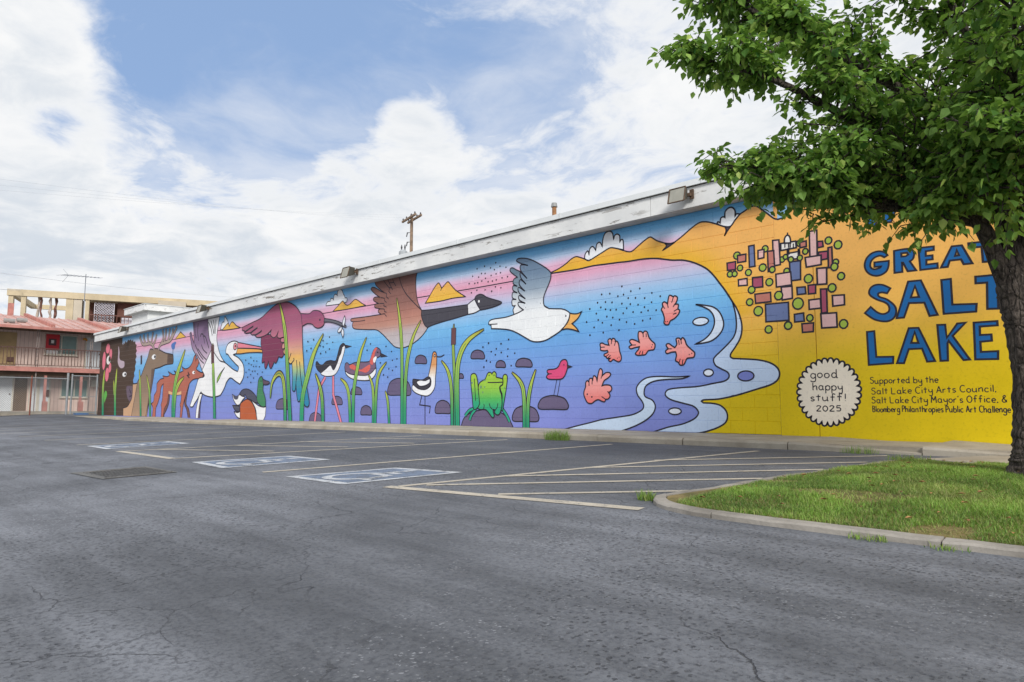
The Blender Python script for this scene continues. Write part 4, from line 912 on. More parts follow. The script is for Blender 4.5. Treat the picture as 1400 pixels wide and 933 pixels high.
def make_ground():
    xs = [-600, -200, -100, -60, -50] + [-40+i for i in range(0, 61, 2)] + [40, 100, 600]
    ys = [-600, -200, -60, -30, -16, -14, -12, -10, -8, -6, -4, -2.5, -1.5, 0, 4, 30, 100, 600]
    mb = MB(); mb.add([(x, y, gz(x, y)) for y in ys for x in xs], [(j*len(xs)+i, j*len(xs)+i+1, (j+1)*len(xs)+i+1, (j+1)*len(xs)+i) for j in range(len(ys)-1) for i in range(len(xs)-1)])
    o = mb.build('asphalt_lot', M_ASPH, kind='structure'); tag(o, 'grey cracked asphalt parking lot in front of the mural wall')
    return o
LOT = make_ground()

def worn(name, colr, amount):
    def fn(t, b, tc):
        n = t.math('ADD', t.math('MULTIPLY', t.noise(tc, 9, 6, .7), .5), t.math('MULTIPLY', t.noise(tc, 60, 3, .7), .5))
        c = t.mix(t.rng(t.noise(tc, 2.5, 4, .6), .3, .7), tuple(x*.8 for x in lin(colr)), lin(colr))
        t.put(b.inputs['Base Color'], t.mix(t.rng(n, amount-.05, amount+.07), c, lin('#5a5d64')))
        b.inputs['Roughness'].default_value = .8
    return mat(name, fn=fn, coord='World')
M_LINE = worn('worn_line_paint', '#c3baaa', .57)
M_WHT = worn('worn_white_paint', '#c6c9cd', .55)
M_BLUE = worn('worn_blue_paint', '#76849a', .53)

def strip(a, b, w, name, m, lift=.004, parent=None):
    a = Vector((*a, 0)); b = Vector((*b, 0)); d = (b-a).normalized(); n = Vector((-d.y, d.x, 0))*w/2
    N = max(1, int((b-a).length/1.0)); mb = MB(); vs = []
    for i in range(N+1):
        p = a.lerp(b, i/N)
        for q in (p+n, p-n): vs.append((q.x, q.y, gz(q.x, q.y)+lift))
    mb.add(vs, [(2*i+1, 2*i+3, 2*i+2, 2*i) for i in range(N)])
    return mb.build(name, m, parent or LOT)

# right hatched bay beside the island, then stalls to the left
LW = .085
strip((-5.06, -6.70), (-2.66, -6.32), .115, 'painted_line', M_LINE)
strip((-4.98, -6.62), (-3.86, -1.88), LW, 'painted_line', M_LINE, .0035)
for a, b in (((-4.84, -6.43), (-2.68, -4.37)), ((-4.73, -5.59), (-2.50, -3.43)), ((-4.52, -4.57), (-2.38, -2.55)), ((-4.32, -3.55), (-2.40, -1.75)), ((-3.93, -6.43), (-2.78, -5.36))):
    strip(a, b, .075, 'painted_line', M_LINE, .0045)
strip((-7.15, -6.83), (-6.11, -1.91), LW, 'painted_line', M_LINE)
strip((-12.15, -6.81), (-9.85, -6.79), .115, 'painted_line', M_LINE)
strip((-9.88, -6.75), (-8.25, -1.95), LW, 'painted_line', M_LINE, .0035)
strip((-12.08, -6.76), (-10.6, -1.95), LW, 'painted_line', M_LINE, .0035)
for k in range(4): strip((-11.9+.28*k, -6.3+1.1*k), (-9.75+.34*k, -5.4+1.05*k), .075, 'painted_line', M_LINE, .0045)
for k in range(7):
    x = -14.65-2.5*k; strip((x, -6.8), (x+1.35, -1.95), LW, 'painted_line', M_LINE)

def isa(c0, c1, c2, c3):
    """access symbol: c0 outer-left, c1 outer-right, c2 inner-right, c3 inner-left (xy)"""
    cs = [Vector((*c, 0)) for c in (c0, c1, c2, c3)]
    def at(u, v, lift):
        p = cs[0].lerp(cs[1], u).lerp(cs[3].lerp(cs[2], u), v); return (p.x, p.y, gz(p.x, p.y)+lift)
    mb = MB(); w = .075
    ring = [(0,0),(1,0),(1,1),(0,1)]; inn = [(w,w),(1-w,w),(1-w,1-w),(w,1-w)]
    mb.add([at(*q, .004) for q in ring]+[at(*q, .004) for q in inn], [(i, (i+1) % 4, 4+(i+1) % 4, 4+i) for i in range(4)])
    o = mb.build('symbol_border', M_WHT, LOT)
    mb = MB(); mb.add([at(*q, .0045) for q in inn], [(0,1,2,3)]); mb.build('symbol_field', M_BLUE, LOT)
    mb = MB()
    def stroke(pl, wd):
        n = len(pl); vs = []
        for i in range(n):
            a = Vector(pl[max(i-1, 0)]); b = Vector(pl[min(i+1, n-1)]); d = (b-a).normalized(); nn = Vector((-d.y, d.x))*wd/2; p = Vector(pl[i])
            vs += [at(*(p+nn), .0075), at(*(p-nn), .0075)]
        mb.add(vs, [(2*i+1, 2*i+3, 2*i+2, 2*i) for i in range(n-1)])
    stroke([(.52+.25*math.cos(R(a)), .36+.23*math.sin(R(a))) for a in range(100, 395, 12)], .075)
    stroke([(.47, .75), (.49, .52), (.70, .52), (.80, .26), (.90, .28)], .085)
    stroke([(.48, .64), (.66, .64)], .06)
    stroke([(.42, .83), (.53, .83)], .10)
    mb.build('wheelchair_symbol', M_WHT, LOT)
isa((-6.55, -6.88), (-5.52, -6.86), (-5.30, -5.58), (-6.26, -5.72))
isa((-9.10, -6.84), (-7.98, -6.92), (-7.78, -5.62), (-8.78, -5.66))
isa((-14.1, -6.78), (-12.85, -6.80), (-12.95, -5.42), (-14.0, -5.42))

# storm drain set in the lot
def make_drain():
    M_IRON = mat('cast_iron', '#5e5d5c', .6, .25, 12, .002, 120)
    e = empty('storm_drain', (-8.42, -7.78, gz(-8.4, -7.8)), 'rusty steel storm drain grate sunk in the asphalt lot', 'storm drain')
    x0, x1, y0, y1 = -8.86, -8.02, -8.10, -7.46
    f = lambda x, y: gz(x, y)+.006
    M_CONC2 = mat('drain_concrete', '#6c6b69', .85, .2, 9, .003, 90)
    mb = MB(); q = [(x0-.16, y0-.10), (x1+.02, y0-.04), (x1+.02, y1+.06), (x0-.16, y1+.06)]
    inn = [(x0, y0), (x1, y0), (x1, y1), (x0, y1)]
    mb.add([(x, y, f(x, y)) for x, y in q]+[(x, y, f(x, y)+.002) for x, y in inn], [(i, (i+1) % 4, 4+(i+1) % 4, 4+i) for i in range(4)]); mb.build('collar', M_CONC2, e)
    mb = MB(); mb.add([(x, y, f(x, y)-.0032) for x, y in inn], [(0,1,2,3)]); mb.build('pit', mat('drain_pit', '#0c0b0b', .9), e)
    mb = MB()
    for a, b in ((0, 1), (1, 2), (2, 3), (3, 0)): mb.tube([(inn[a][0], inn[a][1], f(*inn[a])+.001), (inn[b][0], inn[b][1], f(*inn[b])+.001)], .012, 6)
    mb.build('frame', M_IRON, e)
    for k in range(1, 18):
        y = y0+(y1-y0)*k/18; mb = MB(); mb.box((x0, y-.006, f(x0, y)-.003), (x1, y+.006, f(x0, y)+.001)); mb.build('bar', M_IRON, e)
    for k in range(1, 5):
        x = x0+(x1-x0)*k/5; mb = MB(); mb.add([(x+a_, y_, f(x, y_)+c_) for y_ in (y0, y1) for a_, c_ in ((-.006, -.003), (.006, -.003), (.006, .0005), (-.006, .0005))], [(0,1,5,4), (1,2,6,5), (2,3,7,6), (3,0,4,7)]); mb.build('cross_bar', M_IRON, e)
make_drain()

# sidewalk along the wall
def concrete(t, b, tc):
    n = t.noise(tc, 1.3, 7, .65); n2 = t.noise(tc, 30, 4, .7)
    c = t.mix(t.rng(n, .3, .7), lin('#938a7c'), lin('#b2aa9c')); c = t.mix(t.math('MULTIPLY', t.rng(n2, .55, .75), .35), c, lin('#6f675d'))
    t.put(b.inputs['Base Color'], c); t.put(b.inputs['Normal'], t.bump(n2, .004)); b.inputs['Roughness'].default_value = .88
M_CONC = mat('concrete', fn=concrete, coord='World')
def make_sidewalk():
    root = MB(); root.box((-24.6, -1.42, -.3), (7, -.02, -.035)); sw = root.build('sidewalk', M_CONC, kind='structure'); tag(sw, 'concrete sidewalk running along the foot of the mural wall')
    def slab(x0, x1, h0=1.0, h1=1.0):
        """one slab; h = curb height factor at both ends"""
        mb = MB(); e = .006; vs = []
        r = random.uniform(-.004, .004)
        for x, h in ((x0+e, h0), (x1-e, h1)):
            g = gz(x, -1.5); zb = g-.15; zt = g+(-.022-g)*h+.004
            ye = -1.5+random.uniform(-.012, .012)
            vs += [(x, -.012, zb), (x, -.012, .0*h+zt*(1-h)+r), (x, ye+.03, zt+r), (x, ye, zt-.03*h+r-.001), (x, ye-.008, zb)]
        mb.add(vs, [(0,1,2,3,4), (9,8,7,6,5)]+[(i, 5+i, 5+(i+1) % 5, (i+1) % 5) for i in range(5)])
        mb.build('paving_slab', M_CONC, sw)
    x = 7.0
    xs = []
    while x > -22.9: xs.append(x); x -= 1.52
    for a in xs:
        if a > -2.2: slab(a-1.52, a, .22, .22) if a-1.52 > -2.0 else slab(a-1.52, a, 1, .22)
        else: slab(a-1.52, a)
    slab(x-2.0, x, .12, 1)
    slab(-28.6, x-2.0-.01, 1, .12)
    xx = -28.6
    while xx > -37: slab(xx-1.52, xx, max(0.1, (xx-1.52+38)/9) if xx < -31 else 1, max(.1, (xx+38)/9) if xx < -31 else 1); xx -= 1.52
make_sidewalk()
mbp = MB(); mbp.prism([(-2.02, -2.33), (9, -2.33), (9, -1.53), (-1.45, -1.53)], lambda x, y: gz(x, y)-.2, lambda x, y: gz(x, y)+.035)
tag(mbp.build('path', M_CONC, kind='structure'), 'short concrete path behind the grass island')
# ------------------------------------------------------------------ the mural building
H = 3.73; XL = -39.6; XR = 8.0; XB0 = -16.3; XB1 = -4.35; CH = .2033; BL = .4065; JW = .0055; JD = .0055
BG = [(0, '#66b0e4'), (.035, '#74b4e2'), (.075, '#b2c8e2'), (.115, '#d8b2ca'), (.155, '#dd9db4'), (.20, '#d7a2bc'), (.26, '#bebad4'), (.32, '#98bce0'), (.40, '#74b4e2'), (.50, '#68a3da'), (.60, '#6f9bd7'), (.70, '#7694d3'), (.80, '#7a8ccd'), (1.0, '#7d85c9')]
YG = [(0, '#ebad62'), (.30, '#ebb05c'), (.50, '#e6b152'), (.60, '#e1b43c'), (.69, '#d8b71a'), (.80, '#d6b900'), (1.0, '#d8bd00')]
GAIN = 1.12
def pc(h): return tuple(min(.92, c*GAIN) for c in lin(h))
def gradcol(stops, v):
    if v <= stops[0][0]: return stops[0][1]
    for (a, ca), (b, cb) in zip(stops, stops[1:]):
        if v <= b: t = (v-a)/(b-a); return tuple(x+(y-x)*t for x, y in zip(ca, cb))
    return stops[-1][1]
SHP = spline(parse(SHORE), False, 3)
YGL = [(a, pc(b)) for a, b in YG]
def hillcol(x, z):
    v = 1-z/H; c = gradcol(YGL, v)
    d = min((x-a)**2+(z-b)**2 for a, b in SHP)**.5
    if v < .5: k = math.exp(-(d/.28)**2)*.85; c = tuple(p+(q-p)*k for p, q in zip(c, pc('#dfac22')))
    return c

def wallpaint(stops, rough_bump, lines=False):
    def fn(t, b, tc):
        s = t.n.new('ShaderNodeSeparateXYZ'); t.l.new(tc, s.inputs[0])
        wob = t.math('MULTIPLY', t.math('SUBTRACT', t.noise(tc, .6, 3, .5), .5), .12)
        v = t.math('SUBTRACT', 1.0, t.math('DIVIDE', t.math('ADD', s.outputs[2], wob), H))
        c = t.ramp(v, [(a, pc(h)) for a, h in stops])
        n = t.noise(tc, 26, 5, .7); n2 = t.noise(tc, 1.7, 5, .6)
        c = t.mix(t.math('MULTIPLY', t.rng(n2, .3, .72), .45), c, (.80, .81, .83), 'MULTIPLY'); c = t.mix(t.math('MULTIPLY', t.rng(n, .50, .78), .55), c, (.55, .55, .60), 'MULTIPLY')
        h = n
        if lines:
            zf = t.math('FRACT', t.math('DIVIDE', s.outputs[2], CH)); row = t.math('FLOOR', t.math('DIVIDE', s.outputs[2], CH))
            xo = t.math('FRACT', t.math('ADD', t.math('DIVIDE', s.outputs[0], BL), t.math('MULTIPLY', row, .5)))
            j = t.math('MAXIMUM', t.math('LESS_THAN', zf, .045), t.math('LESS_THAN', xo, .022))
            h = t.math('SUBTRACT', n, t.math('MULTIPLY', j, 2.0)); c = t.mix(t.math('MULTIPLY', j, .18), c, (.6, .6, .66))
        t.put(b.inputs['Base Color'], c); t.put(b.inputs['Normal'], t.bump(h, rough_bump)); b.inputs['Roughness'].default_value = .62
    return fn
M_BGB = mat('painted_block', fn=wallpaint(BG, .0025), coord='World')
M_BGL = mat('painted_block_wall', fn=wallpaint(BG, .003, True), coord='World')
M_YEL = mat('painted_stucco', fn=wallpaint(YG, .0022), coord='World')
def figpaint(t, b, tc):
    a = t.n.new('ShaderNodeAttribute'); a.attribute_name = 'paint'
    n = t.noise(tc, 26, 5, .7); n2 = t.noise(tc, 1.7, 5, .6); c = a.outputs['Color']
    c = t.mix(t.math('MULTIPLY', t.rng(n2, .3, .72), .45), c, (.80, .81, .83), 'MULTIPLY'); c = t.mix(t.math('MULTIPLY', t.rng(n, .50, .78), .5), c, (.55, .55, .60), 'MULTIPLY')
    s = t.n.new('ShaderNodeSeparateXYZ'); t.l.new(tc, s.inputs[0])
    far = t.rng(s.outputs[0], -16.2, -16.4); zf = t.math('FRACT', t.math('DIVIDE', s.outputs[2], CH))
    j = t.math('MULTIPLY', t.math('LESS_THAN', zf, .05), far); c = t.mix(t.math('MULTIPLY', j, .16), c, (.6, .58, .58))
    t.put(b.inputs['Base Color'], c); t.put(b.inputs['Normal'], t.bump(t.math('SUBTRACT', n, t.math('MULTIPLY', j, 1.5)), .0025)); b.inputs['Roughness'].default_value = .6
M_FIG = mat('mural_paint', fn=figpaint, coord='World')

def peel(t, b, tc):
    mp = t.n.new('ShaderNodeMapping'); mp.inputs['Scale'].default_value = (.35, 1, 2.2); t.l.new(tc, mp.inputs[0])
    n = t.noise(mp.outputs[0], 5.5, 8, .72, .4); zone = t.rng(t.noise(tc, .35, 4, .6), .36, .56)
    p = t.math('MULTIPLY', t.rng(n, .565, .62), zone)
    c = t.mix(t.rng(t.noise(tc, 1.2, 5, .6), .3, .7), lin('#d4d5d5'), lin('#e8e8e6'))
    c = t.mix(p, c, t.mix(t.noise(tc, 30, 3, .6), lin('#6e6862'), lin('#9a948c')))
    t.put(b.inputs['Base Color'], c); t.put(b.inputs['Normal'], t.bump(t.math('SUBTRACT', t.math('MULTIPLY', t.noise(mp.outputs[0], 14, 4, .6), .3), p), .004)); b.inputs['Roughness'].default_value = .7
M_FASC = mat('peeling_white_paint', fn=peel, coord='World')
M_FLASH = mat('white_metal_flashing', '#d2d5d6', .45, .06, 2, .0)
M_SOFF = mat('grey_soffit', '#b9bab9', .8, .1, 3)
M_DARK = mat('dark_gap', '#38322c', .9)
M_ROOF = mat('grey_roofing', '#8a8984', .9, .15, 1, .01, 20)
M_WPAINT = mat('white_wall_paint', '#dcdedd', .7, .05, 2, .003, 40)

BLD = empty('mural_building', (-20, 0, 0), 'long low block building covered by a wildlife mural with white fascia', 'building')
# wall pieces: far part, block part (backing + blocks), smooth stucco panels
W_FAR = part('wall', M_BGL, BLD, ((XL, 0, -.25), (XB0, .25, H)))
W_BLK = part('wall', M_BGB, BLD, ((XB0, JD, -.25), (XB1, .25, H)))
W_ST = part('stucco_panel', M_YEL, BLD, ((XB1+.004, 0, -.25), (-3.786, .25, H)))
part('stucco_panel', M_YEL, BLD, ((-3.774, 0, -.25), (XR, .25, H)))
part('joint_filler', mat('ochre_joint', '#a8801e', .8), BLD, ((-3.786, .006, -.25), (-3.774, .2, H)))
part('side_wall', M_WPAINT, BLD, ((XL, .25, -.25), (XL+.2, 16, H)), ((XL, 15.8, -.25), (XR, 16, H)), ((XR-.2, .25, -.25), (XR, 15.8, H)))
part('roof', M_ROOF, BLD, ((XL-.2, .06, H+.02), (XR+.2, 16.2, 4.05)))
# fascia: boards butted end to end, soffit, metal edge
x = XR+.2
while x > XL-.25+1e-6:
    x2 = max(x-4.87, XL-.25); part('fascia_board', M_FASC, BLD, ((x2+.005, -.25, H+.015), (x-.005, -.235, 4.085))); x = x2
part('fascia_board', M_FASC, BLD, ((XL-.25, -.234, H+.015), (XL-.235, 16.2, 4.085)))
part('soffit', M_SOFF, BLD, ((XL-.23, -.232, H+.002), (XR+.2, -.0, H+.045)))
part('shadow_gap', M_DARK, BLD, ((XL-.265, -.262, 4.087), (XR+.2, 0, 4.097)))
mb = MB(); mb.add([(XL-.3, -.30, 4.098), (XR+.2, -.30, 4.098), (XR+.2, -.285, 4.20), (XL-.3, -.285, 4.20), (XL-.3, .1, 4.22), (XR+.2, .1, 4.22), (XL-.3, .1, 4.098), (XR+.2, .1, 4.098)], [(0,1,2,3), (3,2,5,4), (0,3,4,6), (1,7,5,2), (0,6,7,1)])
mb.build('metal_flashing', M_FLASH, BLD)
for k in range(14):
    xx = XR-1.2-3.05*k; part('flashing_seam', M_FLASH, BLD, ((xx-.012, -.304, 4.097), (xx+.012, -.288, 4.203)))
ph = part('roof_penthouse', M_WPAINT, BLD, ((-39.0, 1.2, 4.05), (-36.6, 9.5, 5.2)))
b = MB(); b.box((-39.45, .95, 5.2), (-36.35, 9.8, 5.5)); b.build('penthouse_cap', M_FASC, ph)
b = MB(); b.box((-39.48, .92, 5.501), (-36.32, 9.83, 5.53)); b.build('cap_flashing', M_FLASH, ph)

# concrete blocks: the largest 300 in view are single pieces, the rest one part
def block_geo(w, h):
    e = JW; v = [(-w/2, JD, -h/2), (w/2, JD, -h/2), (w/2, JD, h/2), (-w/2, JD, h/2), (-w/2+e, 0, -h/2+e), (w/2-e, 0, -h/2+e), (w/2-e, 0, h/2-e), (-w/2+e, 0, h/2-e), (-w/2, .05, -h/2), (w/2, .05, -h/2), (w/2, .05, h/2), (-w/2, .05, h/2)]
    return v, [(4,5,6,7), (0,1,5,4), (1,2,6,5), (2,3,7,6), (3,0,4,7), (8,9,1,0), (9,10,2,1), (10,11,3,2), (11,8,0,3)]
cache = {}
def block_mesh(w, h):
    k = (round(w, 4), round(h, 4))
    if k not in cache:
        me = bpy.data.meshes.new('block'); v, f = block_geo(*k); me.from_pydata(v, [], f); me.materials.append(M_BGB); cache[k] = me
    return cache[k]
blocks = []; r = 0
while r*CH < H-.01:
    z0 = r*CH; z1 = min(H, z0+CH); x = XB1 - (BL/2 if r % 2 else 0); xs = [XB1] + ([x] if r % 2 else [])
    while x > XB0+.01: x -= BL; xs.append(max(x, XB0))
    for a, b_ in zip(xs[1:], xs): blocks.append((a, b_, z0, z1))
    r += 1
blocks.sort(key=lambda q: -q[0])
rest = MB()
for i, (a, b_, z0, z1) in enumerate(blocks):
    cx, cz = (a+b_)/2, (z0+z1)/2; push = random.uniform(0, .0006)
    if i < 300:
        o = bpy.data.objects.new('block', block_mesh(b_-a, z1-z0)); COL.objects.link(o); o.parent = W_BLK; o.location = Vector((cx, push, cz))-wloc(W_BLK)
    else:
        v, f = block_geo(b_-a, z1-z0); rest.add([(p[0]+cx, p[1]+push, p[2]+cz) for p in v], f)
rest.build('blocks', M_BGB, W_BLK, kind='stuff')

# ---- paint: sheets of paint that follow the relief of the blocks
def clip(poly, ax, lo, hi):
    for sgn, lim in ((1, lo), (-1, hi)):
        out = []; n = len(poly)
        if n < 3: return []
        for i in range(n):
            p, q = poly[i], poly[(i+1) % n]; dp = sgn*(p[ax]-lim); dq = sgn*(q[ax]-lim)
            if dp >= 0: out.append(p)
            if (dp >= 0) != (dq >= 0):
                t = dp/(dp-dq); out.append((p[0]+(q[0]-p[0])*t, p[1]+(q[1]-p[1])*t))
        poly = out
    return poly if len(poly) >= 3 else []
def pieces(poly, step):
    """cut a polygon on the block grid; yields (polygon, relief function)"""
    xs = [p[0] for p in poly]; zs = [p[1] for p in poly]
    flat = lambda x, z: 0.0
    lo, hi = min(xs), max(xs)
    def plain(pl, s):
        if not pl: return
        if s is None: yield pl, flat; return
        z0 = min(p[1] for p in pl); z1 = max(p[1] for p in pl); k = math.floor(z0/s)
        while k*s < z1:
            row = clip(pl, 1, k*s, (k+1)*s)
            if row:
                x0 = min(p[0] for p in row); x1 = max(p[0] for p in row); m = math.floor(x0/s)
                while m*s < x1:
                    c = clip(row, 0, m*s, (m+1)*s)
                    if c: yield c, flat
                    m += 1
            k += 1
    if lo < XB0: yield from plain(clip(poly, 0, -99, XB0), step)
    if hi > XB1: yield from plain(clip(poly, 0, XB1, 99), step)
    if hi > XB0 and lo < XB1:
        mid = clip(poly, 0, XB0, XB1)
        if not mid: return
        z0 = min(p[1] for p in mid); z1 = max(p[1] for p in mid); r = math.floor(z0/CH)
        while r*CH < z1:
            b0 = r*CH
            for a, c, zc in ((b0, b0+JW, b0), (b0+CH-JW, b0+CH, b0+CH)):
                q = clip(mid, 1, a, c)
                if q: yield q, (lambda x, z, zc=zc: JD*(1-min(1, abs(z-zc)/JW)))
            q = clip(mid, 1, b0+JW, b0+CH-JW)
            if q:
                off = XB1-(BL/2 if r % 2 else 0); x0 = min(p[0] for p in q); x1 = max(p[0] for p in q); k = math.floor((x0-off)/BL)
                while off+k*BL < x1:
                    a = off+k*BL
                    for l, h_, xc in ((a, a+JW, a), (a+BL-JW, a+BL, a+BL)):
                        s_ = clip(q, 0, l, h_)
                        if s_: yield s_, (lambda x, z, xc=xc: JD*(1-min(1, abs(x-xc)/JW)))
                    s_ = clip(q, 0, a+JW, a+BL-JW)
                    if s_:
                        if step:
                            for n_ in range(2):
                                h1 = clip(s_, 0, a+BL*n_/2, a+BL*(n_+1)/2)
                                for m_ in range(2):
                                    h2 = clip(h1, 1, b0+CH*m_/2, b0+CH*(m_+1)/2) if h1 else []
                                    if h2: yield h2, flat
                        else: yield s_, flat
                    k += 1
            r += 1
LAY = []
def layer_of(bb, own):
    l = 0
    for o_, (a, b_, c, d), k in LAY:
        if a < bb[1] and bb[0] < b_ and c < bb[3] and bb[2] < d: l = max(l, k+1)
    LAY.append((own, bb, l)); return l
class Paint:
    def __init__(s): s.v = []; s.f = []; s.c = []
    def poly(s, pts, col, lay, relief=None):
        k = len(s.v); y = -.0010-.00045*lay
        for p in pts:
            s.v.append((p[0], y+(relief(*p) if relief else 0), p[1])); s.c.append((*(col(*p) if callable(col) else col), 1))
        s.f.append(tuple(range(k, k+len(pts))))
    def fill(s, loops, col, grad):
        flatp = [p for l in loops for p in l]
        bb = (min(p[0] for p in flatp), max(p[0] for p in flatp), min(p[1] for p in flatp), max(p[1] for p in flatp))
        lay = layer_of(bb, s)
        for tri in geometry.tessellate_polygon([[Vector((p[0], p[1], 0)) for p in l] for l in loops]):
            t = [flatp[i] for i in tri]
            if (t[1][0]-t[0][0])*(t[2][1]-t[0][1])-(t[2][0]-t[0][0])*(t[1][1]-t[0][1]) < 0: t.reverse()
            t = clip(clip(t, 1, .0, H-.001), 0, XL+.005, XR) if t else []
            if not t: continue
            for q, rf in pieces(t, .22 if grad else None): s.poly(q, col, lay, rf)
    def ribbon(s, pts, wd, col, closed, taper=None):
        pts = [p for i, p in enumerate(pts) if i == 0 or (abs(p[0]-pts[i-1][0])+abs(p[1]-pts[i-1][1])) > 1e-5]
        n = len(pts)
        if n < 2: return
        wm = (max(wd) if hasattr(wd, '__len__') else wd)
        bb = (min(p[0] for p in pts)-wm/2, max(p[0] for p in pts)+wm/2, min(p[1] for p in pts)-wm/2, max(p[1] for p in pts)+wm/2)
        lay = layer_of(bb, s); L = []; Rr = []
        for i in range(n):
            p = Vector(pts[i]); a = Vector(pts[i-1]) if (i or closed) else p; b_ = Vector(pts[(i+1) % n]) if (i < n-1 or closed) else p
            d1 = (p-a).normalized() if (p-a).length > 1e-7 else None; d2 = (b_-p).normalized() if (b_-p).length > 1e-7 else None
            d1 = d1 or d2; d2 = d2 or d1; m = d1+d2
            if m.length < .25: m = Vector((-d1.y, d1.x))*0+d1
            m.normalize(); nn = Vector((-m.y, m.x)); k = 1/max(.45, abs(nn.dot(Vector((-d1.y, d1.x)))))
            w_ = (wd[i] if hasattr(wd, '__len__') else wd)/2
            L.append(p+nn*w_*k); Rr.append(p-nn*w_*k)
        for i in range(n if closed else n-1):
            j = (i+1) % n; q = clip(clip([tuple(Rr[i]), tuple(Rr[j]), tuple(L[j]), tuple(L[i])], 1, 0, H-.001), 0, XL+.005, XR)
            if q: s.poly(q, col, lay)
    def build(s, name, label):
        me = bpy.data.meshes.new(name); o0 = Vector((-20, 0, 0)); me.from_pydata([(a+20, b_, c) for a, b_, c in s.v], [], s.f)
        at = me.color_attributes.new('paint', 'FLOAT_COLOR', 'POINT'); at.data.foreach_set('color', [x for c in s.c for x in c])
        me.materials.append(M_FIG); o = bpy.data.objects.new(name, me); COL.objects.link(o); o.parent = BLD; tag(o, label); return o
INK = pc('#25222e')
REED = [(0, pc('#8d8440')), (.05, pc('#b4b84a')), (.3, pc('#a3bf52')), (.6, pc('#74b05a')), (.85, pc('#2f9a68')), (1, pc('#1c9274'))]
def fillspec(fs, loops):
    if fs == 'HILL': return hillcol, True
    if fs.startswith('#'): return pc(fs), False
    st = [(float(a.split(':')[0]), pc(a.split(':')[1])) for a in fs.split(';')]
    zs = [min(max(p[1], 0), H) for l in loops for p in l]; z0, z1 = min(zs), max(zs)
    return (lambda x, z: gradcol(st, (z1-z)/(z1-z0))), True
def ol_w(x): return .026 if x > -18 else .026+.0016*(-18-x)
for name, label, shapes in FIGS:
    P = Paint()
    for sh in shapes:
        k = sh[0]
        if k == 'f':
            loops = [spline(parse(sh[3]), True, 5)]+[spline(parse(h_), True, 3) for h_ in sh[4]]
            col, g = fillspec(sh[1], loops); P.fill(loops, col, g)
            if sh[2]:
                for l in loops: P.ribbon(l, ol_w(l[0][0]), INK, True)
        elif k == 's': P.ribbon(spline(parse(sh[3]), False, 5), sh[2], pc(sh[1]), False)
        elif k == 'r':
            pts = spline(parse(sh[3]), False, 7); n = len(pts); w0 = sh[2]
            ws = [w0*min(1, .06+1.9*(i/(n-1))**.75) if i < n*.55 else w0 for i in range(n)]
            P.ribbon(pts, [w_+(.042 if pts[0][0] > -18 else .07) for w_ in ws], INK, False)
            ztop = max(p[1] for p in pts); lay = len(LAY)
            # inner blade, coloured from yellow tip to teal foot
            Q = Paint(); Q.ribbon(pts, ws, (0, 0, 0), False); kk = len(P.v)
            P.v += Q.v; P.f += [tuple(i+kk for i in f) for f in Q.f]
            P.c += [(*gradcol(REED, max(0, min(1, (ztop-v[2])/max(.3, ztop-.05)))), 1) for v in Q.v]
            P.ribbon(pts[n//3:], .014 if pts[0][0] > -18 else .03, pc('#3f7a4a'), False)
        elif k == 'e':
            cx, cz, rx, rz = sh[3:]; N = 10 if rx < .07 else 20
            l = [(cx+rx*math.cos(2*math.pi*i/N), cz+rz*math.sin(2*math.pi*i/N)) for i in range(N)]
            P.fill([l], pc(sh[1]), False)
            if sh[2]: P.ribbon(l, ol_w(cx)*.9, INK, True)
        elif k == 'q':
            x0, z0, x1, z1 = sh[2:]; j = lambda: random.uniform(-.006, .006)
            l = [(x0+j(), z0+j()), (x1+j(), z0+j()), (x1+j(), z1+j()), (x0+j(), z1+j())]; P.fill([l], pc(sh[1]), False); P.ribbon(l, .026, INK, True)
    P.build(name, label)

